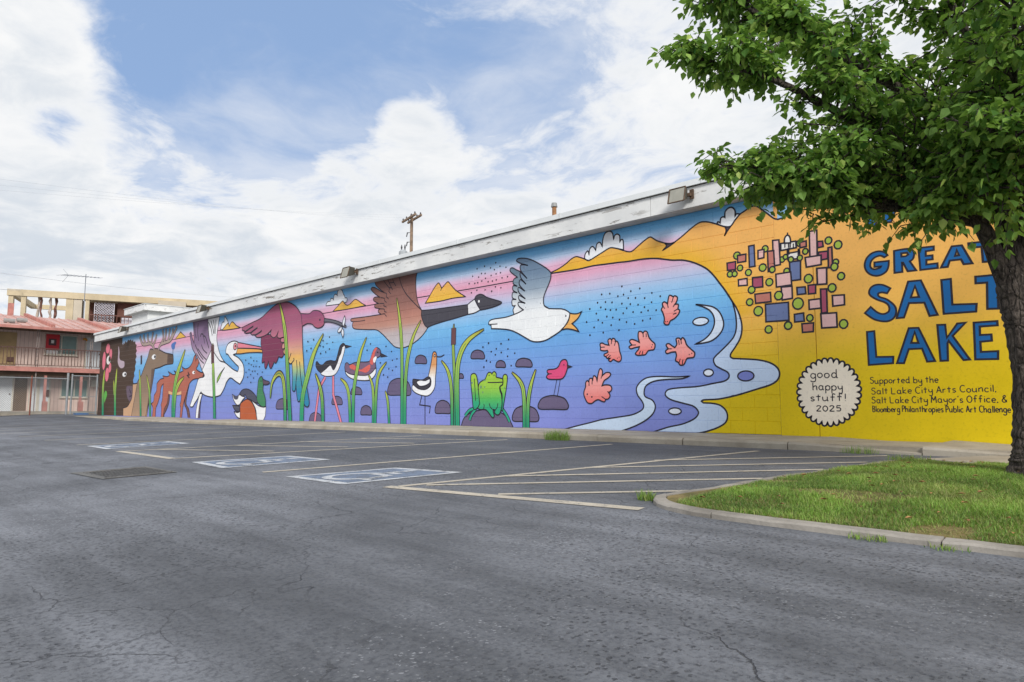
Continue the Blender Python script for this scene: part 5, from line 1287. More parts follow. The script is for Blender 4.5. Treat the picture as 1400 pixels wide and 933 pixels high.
# handwriting, a stroke alphabet (x-height 4, capitals 7)
FONT = dict(a='3,3.2 2,4 .8,3.6 .2,2 .8,.4 2,0 3,1|3.2,4 3.2,.5 3.9,.1', b='0,7 0,0|0,2.8 1.2,4 2.6,3.6 3.2,2 2.6,.4 1.2,0 0,1', c='3,3.4 2,4 .8,3.6 .2,2 .8,.4 2,0 3,.6', d='3,3.2 2,4 .8,3.6 .2,2 .8,.4 2,0 3,1|3.2,7 3.2,.4 4,.1',
 e='.3,2.2 3,2.2 2.8,3.4 1.8,4 .6,3.4 .2,2 .8,.4 2,0 3,.6', f='3,6.4 2.2,7 1.3,6.2 1.2,0|0,4 2.6,4', g='3,3.2 2,4 .8,3.6 .2,2 .8,.4 2,0 3,1|3.2,4 3.2,-1.8 2,-3 .6,-2.8 0,-2', h='0,7 0,0|0,2.6 1.4,4 2.6,3.6 2.9,0', i='.5,4 .5,0|.5,5.5 .5,6', k='0,7 0,0|2.6,4 0,1.8 2.8,0', l='.4,7 .4,0',
 m='0,4 0,0|0,2.8 1,4 1.9,3.4 2,0|2,2.8 3,4 3.9,3.4 4,0', n='0,4 0,0|0,2.6 1.4,4 2.6,3.6 2.9,0', o='1.6,4 .5,3.3 .1,2 .5,.7 1.6,0 2.7,.7 3.1,2 2.7,3.3 1.6,4', p='0,4 0,-3|0,2.8 1.2,4 2.6,3.6 3.2,2 2.6,.4 1.2,0 0,1', r='0,4 0,0|0,2.4 1,3.8 2.2,3.9', s='2.4,3.4 1.4,4 .4,3.4 .6,2.4 2,1.6 2.4,.8 1.4,0 .2,.5',
 t='1.4,6.2 1.4,0|0,4.3 2.8,4.3', u='0,4 .2,.8 1.4,0 2.8,1|3,4 3,.4 3.6,0', y='0,4 .4,1.6 1.6,1 2.9,2|3,4 3,-1.6 2,-3 .4,-2.4', S='3.4,6 2,7 .5,6.2 .6,4.6 2.6,3.4 3.4,2 2.6,.3 1,0 0,.9', L='0,7 0,0|0,0 3.4,0', C='3.8,6 2.4,7 .8,6 .1,3.5 .8,1 2.4,0 3.8,.8', A='0,0 1.9,7|1.9,7 3.8,0|.8,2.4 3,2.4', M='0,0 .5,7|.5,7 2.2,2.5|2.2,2.5 4,7|4,7 4.5,0',
 O='2.2,7 .7,5.8 .1,3.5 .7,1.2 2.2,0 3.7,1.2 4.3,3.5 3.7,5.8 2.2,7', B='0,0 0,7|0,7 2.2,6.6 2.5,5.2 2,4 0,3.7|0,3.7 2.6,3 2.9,1.8 2.4,.4 0,0', P='0,0 0,7|0,7 2.2,6.8 2.8,5.2 2.2,3.6 0,3.3')
FONT.update({',': '.5,.4 .2,-1', "'": '.3,7 .1,5.6', '!': '.6,7 .5,2|.5,.4 .5,0', '&': '3.8,0 1.4,4.2 1.0,5.8 2,7 2.8,5.8 .6,3 .2,1.2 1.4,0 2.8,.6 3.6,2.6', '2': '.2,5.6 1,7 2.6,6.6 2.8,5 0,0|0,0 3.2,0', '0': '1.6,7 .4,5.6 0,3.5 .4,1.4 1.6,0 2.8,1.4 3.2,3.5 2.8,5.6 1.6,7', '5': '3,7 .6,7|.6,7 .4,4|.4,4 2,4.4 3,2.8 2.4,.4 .2,.4'})
def gw(c): return 2.2 if c == ' ' else max(float(p.split(',')[0]) for st in FONT[c].split('|') for p in st.split())+1.3
for g, s, x0, z0, x1, z1, xh, lw in TEXTS:
    LP_ = Paint(); u = (x1-x0)/(sum(gw(c) for c in s)-1.3); v = xh/4; cx = 0.0
    for c in s:
        if c != ' ':
            dy = random.uniform(-.25, .25)
            for st in FONT[c].split('|'):
                pl = [tuple(map(float, q.split(','))) for q in st.split()]
                pts = [(x0+(cx+a)*u, z0+(z1-z0)*cx*u/(x1-x0)+(b_+dy)*v, False) for a, b_ in pl]
                LP_.ribbon(spline(pts, False, 4), lw, INK, False)
        cx += gw(c)
    LP_.build('painted_lettering', ('black handwriting in the cream badge reading ' if g == 0 else 'dark handwritten credit line reading ')+s)
# ------------------------------------------------------------------ things on the building
def flood_light(x, z, label, s=1.0):
    M1 = mat('weathered_lamp_metal', '#4c4a42', .55, .25, 14, .002, 90); M2 = mat('lamp_glass', '#98968b', .25, .08, 6, spec=.5); M3 = mat('rusty_bracket', '#5c4a3c', .75, .3, 20)
    e = empty('flood_light', (x, -.25, z), label, 'flood light', 'flood lights along the fascia')
    part('bracket', M3, e, ((x+.10, -.30, z-.06), (x+.17, -.272, z+.10)), ((x-.02, -.36, z-.02), (x+.14, -.302, z+.03)))
    mb = MB(); d = .27*s; h = .16*s; w = .17*s; y0 = -.33
    # wedge housing tilted down: back narrow, front wide
    v = [(x-w*.55, y0, z-h*.45), (x+w*.55, y0, z-h*.45), (x+w*.55, y0, z+h*.75), (x-w*.55, y0, z+h*.75), (x-w, y0-d, z-h*1.05), (x+w, y0-d, z-h*1.05), (x+w, y0-d*.72, z+h*.72), (x-w, y0-d*.72, z+h*.72)]
    mb.add(v, [(0,1,2,3)[::-1], (4,5,6,7), (0,4,7,3), (1,2,6,5), (3,7,6,2), (0,1,5,4)]); mb.build('housing', M1, e)
    mb = MB(); ins = lambda a, b_, t: tuple(p+(q-p)*t for p, q in zip(a, b_))
    c = tuple(sum(v[i][j] for i in (4,5,6,7))/4 for j in range(3)); g = [ins(v[i], c, .10) for i in (4,5,6,7)]; g = [(a, b_-.006, c_) for a, b_, c_ in g]
    mb.add(g+[(a, b_+.02, c_) for a, b_, c_ in g], [(0,1,2,3), (0,4,5,1), (1,5,6,2), (2,6,7,3), (3,7,4,0)]); mb.build('lens', M2, e)
    mb = MB(); f = [(a, b_-.008, c_) for a, b_, c_ in v[4:]]
    for i in range(4): mb.tube([f[i], f[(i+1) % 4]], .011, 6)
    mb.build('lens_frame', M3, e)
flood_light(-5.72, 3.93, 'largest flood light, on the fascia beside the tree branches', .88)
flood_light(-15.7, 4.02, 'grey flood light on the fascia above the goose wing')
flood_light(-25.5, 4.02, 'grey flood light on the fascia above the pelican')
flood_light(-34.6, 3.98, 'small grey flood light on the fascia near the far corner')
mb = MB(); mb.tube([(-9.7, 1, 4.05), (-9.7, 1, 4.86)], .05, 10); vp = mb.build('vent_pipe', mat('rust_pipe', '#9a6f4c', .8, .3, 14)); tag(vp, 'short rusty vent pipe standing on the roof edge', 'vent pipe')
mb = MB(); mb.tube([(-9.7, 1, 4.86), (-9.7, 1, 4.95)], [.075, .06], 10); mb.build('cap', mat('galvanised', '#8d8f8f', .5, .1, 8), vp)

# ------------------------------------------------------------------ utility pole and lines
M_POLE = mat('weathered_pole_wood', '#8a7562', .9, .3, 3, .004, 40); M_GREY = mat('grey_transformer', '#a3a8ac', .5, .08, 4); M_INS = mat('dark_insulator', '#4b4a4c', .5, .1, 8); M_WIRE = mat('wire', '#ccd1d6', .6, .05, 5)
px, py = -39.4, 19.6
P0 = empty('utility_pole', (px, py, -.1), 'weathered wooden utility pole with double crossarm behind the roof', 'utility pole')
mb = MB(); mb.tube([(px, py, -.1), (px, py, 14.45)], [.16, .105], 10); mb.build('pole', M_POLE, P0)
ad = Vector((.967, -.254, 0)).normalized(); an = Vector((-ad.y, ad.x, 0))
for s in (-1, 1):
    mb = MB(); a = Vector((px, py, 14.15)) + an*.22*s - Vector((0, 0, .0)); M = Matrix.Translation(a) @ Matrix.Rotation(math.atan2(ad.y, ad.x), 4, 'Z'); mb.box((-1.25, -.06, -.07), (1.25, .06, .07), M); mb.build('crossarm', M_POLE, P0)
for k in (-1.1, -.45, .45, 1.1):
    for s in (-1, 1):
        c = Vector((px, py, 14.22)) + ad*k + an*.22*s; mb = MB(); mb.tube([c, c+Vector((0, 0, .07)), c+Vector((0, 0, .12)), c+Vector((0, 0, .17))], [.025, .06, .05, .02], 8); mb.build('insulator', M_INS, P0)
c = Vector((px-.40, py-.42, 10.6)); mb = MB(); mb.tube([c, c+Vector((0, 0, .06)), c+Vector((0, 0, 1.05)), c+Vector((0, 0, 1.2))], [.26, .32, .32, .18], 14); tr = mb.build('transformer', M_GREY, P0)
for k in (-.12, .12):
    mb = MB(); q = c+Vector((k, k*.5, 1.15)); mb.tube([q, q+Vector((0, 0, .12)), q+Vector((0, 0, .25)), q+Vector((0, 0, .45))], [.06, .04, .07, .02], 8); mb.build('bushing', M_INS, tr)
for k, z in ((0, 13.1), (1, 12.4)):
    q = Vector((px-.25, py-.18, z)); mb = MB(); mb.tube([q+Vector((.18, .12, 0)), q, q+Vector((-.05, -.04, -.3))], [.02, .05, .04], 8); mb.build('cutout', M_INS, P0)
def wire(a, b_, sag, label, r=.014):
    a, b_ = Vector(a), Vector(b_); mb = MB(); mb.tube([a.lerp(b_, i/20)-Vector((0, 0, sag*4*(i/20)*(1-i/20))) for i in range(21)], r, 4)
    tag(mb.build('power_line', M_WIRE), label, 'power line', 'overhead lines crossing the sky')
for k, (z, t) in enumerate(((7.26, 'uppermost'), (7.08, 'middle'), (6.93, 'lowest'))):
    o = Vector((px, py, 14.25))+ad*(-1.1+k*.9)
    d_ = (Vector((-24.32, -6.85, z))-o)
    wire(o, o+d_*1.25, .3, f'{t} of three thin power lines leaving the utility pole', .003)
wire((-55.1, -2.1, 9.2), (-72, 22, 12.2), .2, 'faint high cable passing behind the rooftop antenna', .012)
wire((-53, -5.5, 8.0), (-69.9, 1.6, 10.3), .15, 'dark cable running to the left end of the tan frame', .02)

# ------------------------------------------------------------------ motel at the far end
def siding(t, b, tc):
    s = t.n.new('ShaderNodeSeparateXYZ'); t.l.new(tc, s.inputs[0]); g = t.math('LESS_THAN', t.math('FRACT', t.math('DIVIDE', s.outputs[1], .2)), .09)
    c = t.mix(t.rng(t.noise(tc, 1.5, 6, .6), .3, .7), lin('#cdb4aa'), lin('#dcc6bb')); c = t.mix(t.math('MULTIPLY', g, .5), c, lin('#5f4a45'))
    t.put(b.inputs['Base Color'], c); b.inputs['Roughness'].default_value = .8
M_SID = mat('pink_brown_siding', fn=siding, coord='World')
M_RED = mat('faded_red_paint', '#b27a70', .7, .18, 3); M_RROOF = mat('faded_red_metal_roof', '#c09a90', .55, .16, 1.2); M_CREAM = mat('cream_trim', '#c9c2b4', .7, .1, 4); M_DOOR = mat('white_door_paint', '#cfd3d6', .6, .06, 3); M_GLASS = mat('window_glass', '#6f8a86', .08, .15, 1.5, spec=.8); M_BROWN = mat('brown_iron', '#5a413a', .6, .2, 8); M_YS = mat('yellowed_panel', '#a9916b', .8, .15, 1.5); M_UNDER = mat('brown_underside', '#6d5b4c', .9, .15, 2)
XF = -46.8
MOT = empty('motel', (XF, 0, 0), 'two storey motel with red metal roof and balcony beyond the fence', 'building')
part('wall', M_SID, MOT, ((XF-8, -16, 0), (XF, 9, 4.78)))
part('plinth', M_CONC, MOT, ((XF, -16, -.2), (XF+1.55, 9, .17)))
part('balcony_floor', M_UNDER, MOT, ((XF, -16, 2.42), (XF+1.30, 9, 2.62)))
part('balcony_fascia', M_RED, MOT, ((XF+1.30, -16, 2.38), (XF+1.36, 9, 2.63)))
part('beam', M_UNDER, MOT, ((XF+.9, -16, 2.17), (XF+1.05, 9, 2.415)))
part('yellowed_panel', M_YS, MOT, ((XF, -3.6, 2.75), (XF+.03, -2.35, 4.6)))
rl = part('balcony_railing', M_BROWN, MOT, ((XF+1.26, -16, 3.66), (XF+1.30, 9, 3.71)), ((XF+1.26, -16, 2.72), (XF+1.30, 9, 2.75)))
for k in range(62):
    y = -6+k*.16; mb = MB(); mb.box((XF+1.268, y-.015, 2.751), (XF+1.294, y+.015, 3.659)); mb.build('baluster', M_BROWN, rl)
# roof: sloping standing seam sheet, ribs, eave board
ze, zr, xe, xr_ = 4.86, 6.05, XF+1.75, XF-4.4
mb = MB(); mb.add([(xe, -16, ze), (xe, 9.4, ze), (xr_, 9.4, zr), (xr_, -16, zr), (xe, -16, ze-.05), (xe, 9.4, ze-.05), (xr_, 9.4, zr-.3), (xr_, -16, zr-.3), (XF-9, -16, ze), (XF-9, 9.4, ze)], [(0,1,2,3), (0,4,5,1), (4,7,6,5), (1,5,6,2), (3,2,9,8)]); rf = mb.build('roof', M_RROOF, MOT)
part('eave_board', M_RED, MOT, ((xe-.01, -16, ze-.16), (xe+.045, 9.4, ze-.012)))
part('eave_soffit', M_UNDER, MOT, ((XF, -16, ze-.13), (xe-.012, 9.4, ze-.062)))
for k in range(40):
    y = -11+k*.5; mb = MB(); a = Vector((xe, y, ze)); b_ = Vector((xr_, y, zr)); M = Matrix.Translation(a) @ (b_-a).to_track_quat('X', 'Z').to_matrix().to_4x4(); mb.box((0, -.02, .002), ((b_-a).length, .02, .05), M); mb.build('seam', M_RROOF, rf)
for y in (-1.0, 1.9):
    a = Vector((xe-.1, y, ze+.02)); b_ = Vector((xr_, y-.25, zr+.02)); mb = MB(); M = Matrix.Translation(a) @ (b_-a).to_track_quat('X', 'Z').to_matrix().to_4x4(); mb.box((0, -.10, 0), ((b_-a).length, .10, .16), M); mb.build('fire_parapet', M_RED, rf)
for y, x_ in ((-2.9, .8), (-2.2, 1.6)):
    mb = MB(); z = ze+(zr-ze)*x_/6.15; mb.tube([(xe-x_, y-.25, z+.12), (xe-x_, y+.25, z+.12)], .13, 10); mb.build('roof_vent', mat('vent_grey', '#8e8b88', .6), rf)
mb = MB(); mb.box((-51.15, -2.18, 5.7), (-50.85, -1.92, 6.75)); mb.build('chimney', M_RED, rf)
for y in (-1.62, 1.02, -6.2, 5.6):
    pc_ = MB()
    for dx in (0, .10): pc_.tube([(XF+1.2, y+dx, 2.63), (XF+1.2, y+dx, ze-.13)], .018, 6)
    for k in range(9): pc_.tube([(XF+1.2, y, 2.7+k*.24), (XF+1.2, y+.10, 2.82+k*.24)], .012, 4)
    pc_.tube([(XF+1.2, y+.05, .17), (XF+1.2, y+.05, 2.38)], .03, 6); pc_.build('porch_post', mat('lacy_iron', '#8b7f7a', .6), MOT)
def window(y0, y1, z0, z1, frame=M_CREAM, curtain=False):
    w_ = part('window', frame, MOT, ((XF+.002, y0, z0), (XF+.06, y0+.06, z1)), ((XF+.002, y1-.06, z0), (XF+.06, y1, z1)), ((XF+.002, y0+.06, z0), (XF+.06, y1-.06, z0+.06)), ((XF+.002, y0+.06, z1-.06), (XF+.06, y1-.06, z1)), ((XF+.004, (y0+y1)/2-.03, z0+.06), (XF+.05, (y0+y1)/2+.03, z1-.06)))
    for a, b_ in ((y0+.06, (y0+y1)/2-.03), ((y0+y1)/2+.03, y1-.06)): part('pane', M_GLASS, w_, ((XF+.006, a, z0+.06), (XF+.02, b_, z1-.06)))
    part('sill', M_CREAM, w_, ((XF+.002, y0-.05, z0-.06), (XF+.10, y1+.05, z0-.002)))
window(-1.0, .62, 3.45, 4.62); window(-.10, 1.30, .98, 2.05); window(-7.6, -6.0, 3.45, 4.6)
def door(y0, y1, z0, z1, m=M_DOOR):
    d = part('door', m, MOT, ((XF+.002, y0, z0), (XF+.05, y1, z1)))
    part('door_frame', M_CREAM, d, ((XF+.002, y0-.08, z0), (XF+.07, y0-.001, z1+.08)), ((XF+.002, y1+.001, z0), (XF+.07, y1+.08, z1+.08)), ((XF+.002, y0-.001, z1+.001), (XF+.07, y1+.001, z1+.08)))
    mb = MB(); mb.tube([(XF+.05, y1-.1, z0+.95), (XF+.12, y1-.1, z0+.95)], .035, 8); mb.build('door_handle', M_BROWN, d)
door(-3.25, -2.42, .18, 2.1); door(-1.55, -1.27, .18, 2.1, M_DOOR); door(-1.12, -.68, .18, 2.1); door(1.1, 1.9, 2.63, 4.55)
part('utility_box', M_BROWN, MOT, ((XF+.002, -2.75, 2.95), (XF+.08, -2.45, 3.2)), ((XF+.052, -.80, 1.0), (XF+.13, -.66, 1.4)))
part('panel', M_UNDER, MOT, ((XF+.002, -2.3, .20), (XF+.02, -1.72, 2.1)))
part('air_conditioner', M_CREAM, MOT, ((XF+.0, 1.42, 1.62), (XF+.25, 1.95, 2.0)))
for y in (-1.17, .58):
    mb = MB(); mb.box((XF+1.15, y, .17), (XF+1.27, y+.12, 2.17)); mb.box((XF+1.10, y-.02, .17), (XF+1.30, y+.22, .72)); mb.build('red_post', M_RED, MOT)
mb = MB()
for i in range(6):
    a0 = math.pi*i/6; mb.tube([(XF+.05, .98+.07*math.cos(a0), 4.42+.07*math.sin(a0)), (XF+.15, .98+.08*math.cos(a0), 4.38+.08*math.sin(a0))], .05, 6)
mb.build('porch_lamp', mat('amber_lamp', '#c98a2e', .4), MOT)
sg = part('window_sign', mat('red_sign', '#c02a34', .5, .06), None, ((XF+.062, -.98, 3.72), (XF+.085, -.30, 4.62)), )
tag(sg, 'red and white sign in the upstairs motel window', 'sign')
part('sign_picture', mat('dark_sign_print', '#4a3236', .5), sg, ((XF+.086, -.84, 3.98), (XF+.09, -.46, 4.36))); part('sign_text', mat('white_sign_print', '#d8d4d2', .5), sg, ((XF+.062, -.92, 3.50), (XF+.09, -.36, 3.69)), ((XF+.0905, -.72, 4.1), (XF+.093, -.58, 4.28)))

# ------------------------------------------------------------------ tan frame building behind
M_TAN = mat('tan_stucco', '#c2b294', .85, .12, 1.0); M_TAN2 = mat('pale_tan_stucco', '#bdb2a0', .85, .1, 1.0); M_RUIN = mat('burnt_brown', '#6f4c43', .9, .3, 1.5); M_LAT = mat('white_lattice', '#c8c4cc', .7)
A0 = Vector((-70.6, .9, 0)); A1 = Vector((-64.3, 17.8, 0)); U = (A1-A0).normalized(); V = Vector((-U.y, U.x, 0)); LEN = (A1-A0).length
TB = empty('gutted_building', A0, 'tan building with an open gutted top floor behind the motel', 'building', rz=0)
MT = Matrix.Translation(A0) @ Matrix(((U.x, V.x, 0, 0), (U.y, V.y, 0, 0), (0, 0, 1, 0), (0, 0, 0, 1)))
def tb(name, m, *boxes, parent=TB, **kw):
    mb = MB()
    for lo, hi in boxes: mb.box(lo, hi, MT)
    return mb.build(name, m, parent, **kw)
tb('lower_storeys', M_TAN2, ((0, 0, -.2), (LEN, 10, 7.7)))
tb('roof_beam', M_TAN, ((-.1, -.1, 9.85), (LEN, .25, 10.4)), ((-.1, .25, 9.95), (.3, 9.7, 10.38)), ((.3, 9.5, 9.95), (4.0, 9.8, 10.38)))
tb('roof_slab', M_TAN2, ((5.2, .25, 10.1), (LEN, 9.8, 10.36)))
for a, b_, d, m in ((.0, .35, .5, M_TAN), (.9, 1.25, .4, M_TAN), (4.15, 4.7, .5, M_TAN), (4.72, 5.35, 1.6, M_TAN2), (5.6, 5.9, .4, M_TAN), (10.0, 10.3, .4, M_TAN), (14.6, 14.9, .4, M_TAN), (17.6, 17.9, .4, M_TAN)):
    tb('column', m, ((a, 0, 7.7), (b_, d, 9.848)))
for k, (s_, lean) in enumerate(((2.0, .12), (2.35, -.1), (2.95, .0), (3.3, .08))):
    mb = MB(); n = 7; pts = [MT @ Vector((s_+lean*i/n+random.uniform(-.05, .05), .5+random.uniform(-.1, .1), 7.7+2.2*i/n)) for i in range(n+1)]; mb.tube(pts, [random.uniform(.06, .13) for _ in pts], 6); mb.build('torn_stud', M_RUIN if k % 2 else mat('pale_stud', '#b3a498', .9, .2), TB)
tb('back_wall', M_RUIN, ((5.4, 3.6, 7.7), (LEN, 3.8, 10.1)))
tb('inner_wall', M_RUIN, ((8.0, .9, 8.55), (9.9, 1.05, 9.85))); tb('inner_wall', M_RUIN, ((12.6, .9, 8.9), (14.5, 1.05, 9.85)))
lat = tb('lattice_screen', M_LAT, ((6.25, .3, 8.0), (6.32, .36, 9.7)), ((7.75, .3, 8.0), (7.82, .36, 9.7)))
for k in range(-6, 9):
    for s_ in (-1, 1):
        p0 = (6.3+k*.22, 8.0); pts = []
        for i in range(18):
            u_ = p0[0]+s_*i*.1 if s_ > 0 else p0[0]+1.5-i*.1; z_ = 8.0+i*.1
            if 6.3 <= u_ <= 7.78: pts.append(MT @ Vector((u_, .32+.02*s_, z_)))
        if len(pts) > 1: mb = MB(); mb.tube(pts, .03, 4); mb.build('lattice_strip', M_LAT, lat)
tb('balcony_rail', M_RUIN, ((5.9, -.05, 8.5), (10.0, .02, 8.58)), *[((5.95+.3*k, -.04, 7.7), (6.0+.3*k, .01, 8.5)) for k in range(14)])
tb('white_screen', M_LAT, ((8.4, .5, 7.7), (9.4, .55, 8.45)))
tb('boxed_vent', M_TAN2, ((11.3, -.5, 9.5), (13.6, -.02, 10.1)))
# roof antenna
AN_ = empty('tv_antenna', (-63.8, 4.9, 6.0), 'thin television antenna standing on a mast above the motel roof', 'antenna')
M_ANT = mat('antenna_metal', '#7d828a', .5); z0 = 11.25
mb = MB(); mb.tube([(-63.8, 4.9, 6.0), (-63.8, 4.9, 11.3)], .03, 6); mb.build('mast', M_ANT, AN_)
a, b_ = Vector((-64.95, 3.5, 11.2)), Vector((-62.76, 5.7, 10.95)); mb = MB(); mb.tube([a, b_], .022, 5); bm_ = mb.build('boom', M_ANT, AN_)
d = (b_-a).normalized(); nn = Vector((-d.y, d.x, .25)).normalized()
for k in range(11):
    c = a.lerp(b_, k/10); l = .75-.045*k; mb = MB(); mb.tube([c-nn*l, c+nn*l], .012, 4); mb.build('element', M_ANT, AN_)
for s_ in (-1, 1):
    mb = MB(); mb.tube([a+d*.5, a+Vector((-.35*1, .1, .55*s_))], .014, 4); mb.build('reflector_rod', M_ANT, AN_)

# ------------------------------------------------------------------ chain link fence and gate
M_GALV = mat('galvanised_steel', '#8f9294', .45, .1, 6, metal=.2); M_RUSTP = mat('rusty_post', '#7d4a3c', .8, .3, 12)
def link(root, y0, y1, z0, z1, x):
    mb = MB(); s = .105
    def seg(p, q):
        a_, b2 = Vector(p), Vector(q); dd = (b2-a_).normalized(); n_ = Vector((0, -dd.z, dd.y))*.0045
        mb.add([a_+n_, a_-n_, b2-n_, b2+n_], [(0,1,2,3)]); e_ = Vector((.0045, 0, 0)); mb.add([a_+e_, a_-e_, b2-e_, b2+e_], [(0,1,2,3)])
    h = z1-z0; k = y0-h
    while k < y1:
        for f_ in (1, -1):
            p, q = (k, z0 if f_ > 0 else z1), (k+h, z1 if f_ > 0 else z0); t0 = max(0, (y0-k)/h); t1 = min(1, (y1-k)/h)
            if t1 > t0: seg((x, p[0]+h*t0, p[1]+(q[1]-p[1])*t0), (x, p[0]+h*t1, p[1]+(q[1]-p[1])*t1))
        k += s
    mb.build('chain_link', M_GALV, root, kind='stuff')
XC = -43.0
FE = empty('chain_link_fence', (XC, -5, 0), 'chain link fence standing before the motel ground floor', 'fence')
mb = MB(); mb.tube([(XC, -12, 1.93), (XC, -.62, 1.93)], .03, 8); mb.build('top_rail', M_GALV, FE)
for y, m in ((-11, M_GALV), (-8, M_RUSTP), (-5, M_RUSTP), (-2.23, M_RUSTP), (-.60, M_GALV)):
    mb = MB(); h = 2.05 if y != -.60 else 2.25; mb.tube([(XC, y, -.1), (XC, y, h)], .035 if y != -.6 else .06, 8); mb.build('post', m, FE)
link(FE, -12, -.6, .08, 1.93, XC)
GA = empty('chain_link_gate', (XC, .1, 0), 'narrow chain link gate at the corner of the mural building', 'gate')
for y in (-.40, .80): 
    mb = MB(); mb.tube([(XC, y, .02), (XC, y, 2.2)], .045, 8); mb.build('upright', M_GALV, GA)
for z in (.10, .98, 2.1):
    mb = MB(); mb.tube([(XC, -.40, z), (XC, .80, z)], .03 if z != .98 else .015, 8); mb.build('rail', M_GALV, GA)
link(GA, -.4, .8, .12, 2.1, XC)
mb = MB(); mb.box((XC+.4, -.35, gz(-43, 0)+.004), (XC+.9, .25, gz(-43, 0)+.06)); tag(mb.build('tarp', mat('blue_tarp', '#3f6c9e', .6, .2, 5)), 'crumpled blue tarp lying at the foot of the gate', 'tarp')
# ------------------------------------------------------------------ grass island
OUT = [(-2.80, -5.82), (-2.78, -5.98), (-2.66, -6.15), (-2.44, -6.28), (-2.18, -6.34), (-1.6, -6.36), (-.5, -6.36), (2, -6.36), (9, -6.36), (9, -2.35), (2, -2.35), (-1.3, -2.35), (-2.0, -2.34), (-2.14, -2.46), (-2.28, -2.99), (-2.47, -3.99), (-2.65, -5.03)]
OUT = spline([(x_, y_, x_ > 1.5) for x_, y_ in OUT], True, 4)
def inset(poly, d):
    n = len(poly); out = []
    for i in range(n):
        a, p, b_ = (Vector(poly[(i+k) % n]) for k in (-1, 0, 1)); e1 = (p-a).normalized(); e2 = (b_-p).normalized()
        n1 = Vector((-e1.y, e1.x)); n2 = Vector((-e2.y, e2.x)); m = (n1+n2).normalized(); k = d/max(.4, m.dot(n1)); out.append(tuple(p+m*k))
    return out
INN = inset(OUT, .098)
def kerb_mat(t, b, tc):
    n = t.noise(tc, 2.2, 7, .65); n2 = t.noise(tc, 40, 4, .7); c = t.mix(t.rng(n, .3, .7), lin('#77726b'), lin('#a29c94')); c = t.mix(t.math('MULTIPLY', t.rng(n2, .55, .75), .35), c, lin('#6a665f'))
    t.put(b.inputs['Base Color'], c); t.put(b.inputs['Normal'], t.bump(n2, .004)); b.inputs['Roughness'].default_value = .88
M_KERB = mat('kerb_concrete', fn=kerb_mat, coord='World')
KB = MB(); KB.prism(inset(OUT, .03), lambda x, y: gz(x, y)-.12, lambda x, y: gz(x, y)+.006); kerb = KB.build('kerb', M_KERB, kind='structure'); tag(kerb, 'rounded concrete kerb round the grass island')
def ringpt(s_, off):
    """point at arc length s_ on the outline moved inward by off"""
    q = OUTI[off]; n_ = len(OUT); a_ = s_ % PER
    for i_ in range(n_):
        if a_ <= ARC[i_+1]: t_ = (a_-ARC[i_])/max(1e-9, ARC[i_+1]-ARC[i_]); p_, r__ = q[i_], q[(i_+1) % n_]; return (p_[0]+(r__[0]-p_[0])*t_, p_[1]+(r__[1]-p_[1])*t_)
ARC = [0.0]
for i_ in range(len(OUT)): ARC.append(ARC[-1]+(Vector(OUT[(i_+1) % len(OUT)])-Vector(OUT[i_])).length)
PER = ARC[-1]; PROF = [(.0, -.1), (.004, .026), (.016, .037), (.090, .040), (.098, -.1)]; OUTI = {o_: inset(OUT, o_) for o_, _ in PROF}
rk = random.Random(3); s0 = 0.0
while s0 < PER-.05:
    s1 = min(PER, s0+rk.uniform(.85, 1.25)); m_ = max(3, int((s1-s0)/.12)); kb = MB(); vs = []; dz = rk.uniform(-.004, .004); np_ = len(PROF)
    for a_ in range(m_+1):
        ss = s0+.004+(s1-s0-.008)*a_/m_; ch = rk.uniform(-.004, .004)
        for o_, h_ in PROF: x, y = ringpt(ss, o_); vs.append((x, y, gz(x, y)+h_+(dz+ch*(1 if o_ in (.004, .016) else .3) if h_ > 0 else 0)))
    kb.add(vs, [(a_*np_+b_, (a_+1)*np_+b_, (a_+1)*np_+b_+1, a_*np_+b_+1) for a_ in range(m_) for b_ in range(np_-1)]+[tuple(range(np_)), tuple(m_*np_+b_ for b_ in range(np_))[::-1]])
    kb.build('kerb_stone', M_KERB, kerb); s0 = s1
def inside(x, y, poly):
    c = False; j = len(poly)-1
    for i in range(len(poly)):
        xi, yi = poly[i]; xj, yj = poly[j]
        if (yi > y) != (yj > y) and x < (xj-xi)*(y-yi)/(yj-yi)+xi: c = not c
        j = i
    return c
def edge_d(x, y):
    p = Vector((x, y)); m = 9
    for i in range(len(INN)):
        a, b_ = Vector(INN[i]), Vector(INN[(i+1) % len(INN)]); t = max(0, min(1, (p-a).dot(b_-a)/max(1e-9, (b_-a).length_squared))); m = min(m, (p-(a+(b_-a)*t)).length)
    return m
def soil_z(x, y): return gz(x, y)+.034+.04*sstep(0, .8, edge_d(x, y))
def soil(t, b, tc):
    n = t.noise(tc, 3.0, 6, .65); c = t.mix(t.rng(n, .35, .62), lin('#5d5a32'), lin('#8d7b52')); c = t.mix(t.math('MULTIPLY', t.rng(t.noise(tc, 60, 3, .6), .5, .7), .5), c, lin('#38401c')); t.put(b.inputs['Base Color'], c); t.put(b.inputs['Normal'], t.bump(t.noise(tc, 40, 4, .7), .01)); b.inputs['Roughness'].default_value = .95
M_SOIL = mat('grassy_soil', fn=soil, coord='World')
bm = bmesh.new(); ring = [bm.verts.new((x, y, soil_z(x, y))) for x, y in INN]
bm.faces.new(ring); bmesh.ops.triangulate(bm, faces=bm.faces[:]); bmesh.ops.subdivide_edges(bm, edges=bm.edges[:], cuts=5, use_grid_fill=True)
for v in bm.verts: v.co.z = soil_z(v.co.x, v.co.y)
me = bpy.data.meshes.new('lawn'); bm.to_mesh(me); bm.free(); me.materials.append(M_SOIL); lo = bpy.data.objects.new('lawn', me); COL.objects.link(lo); tag(lo, 'earth under the grass of the island', kind='structure')

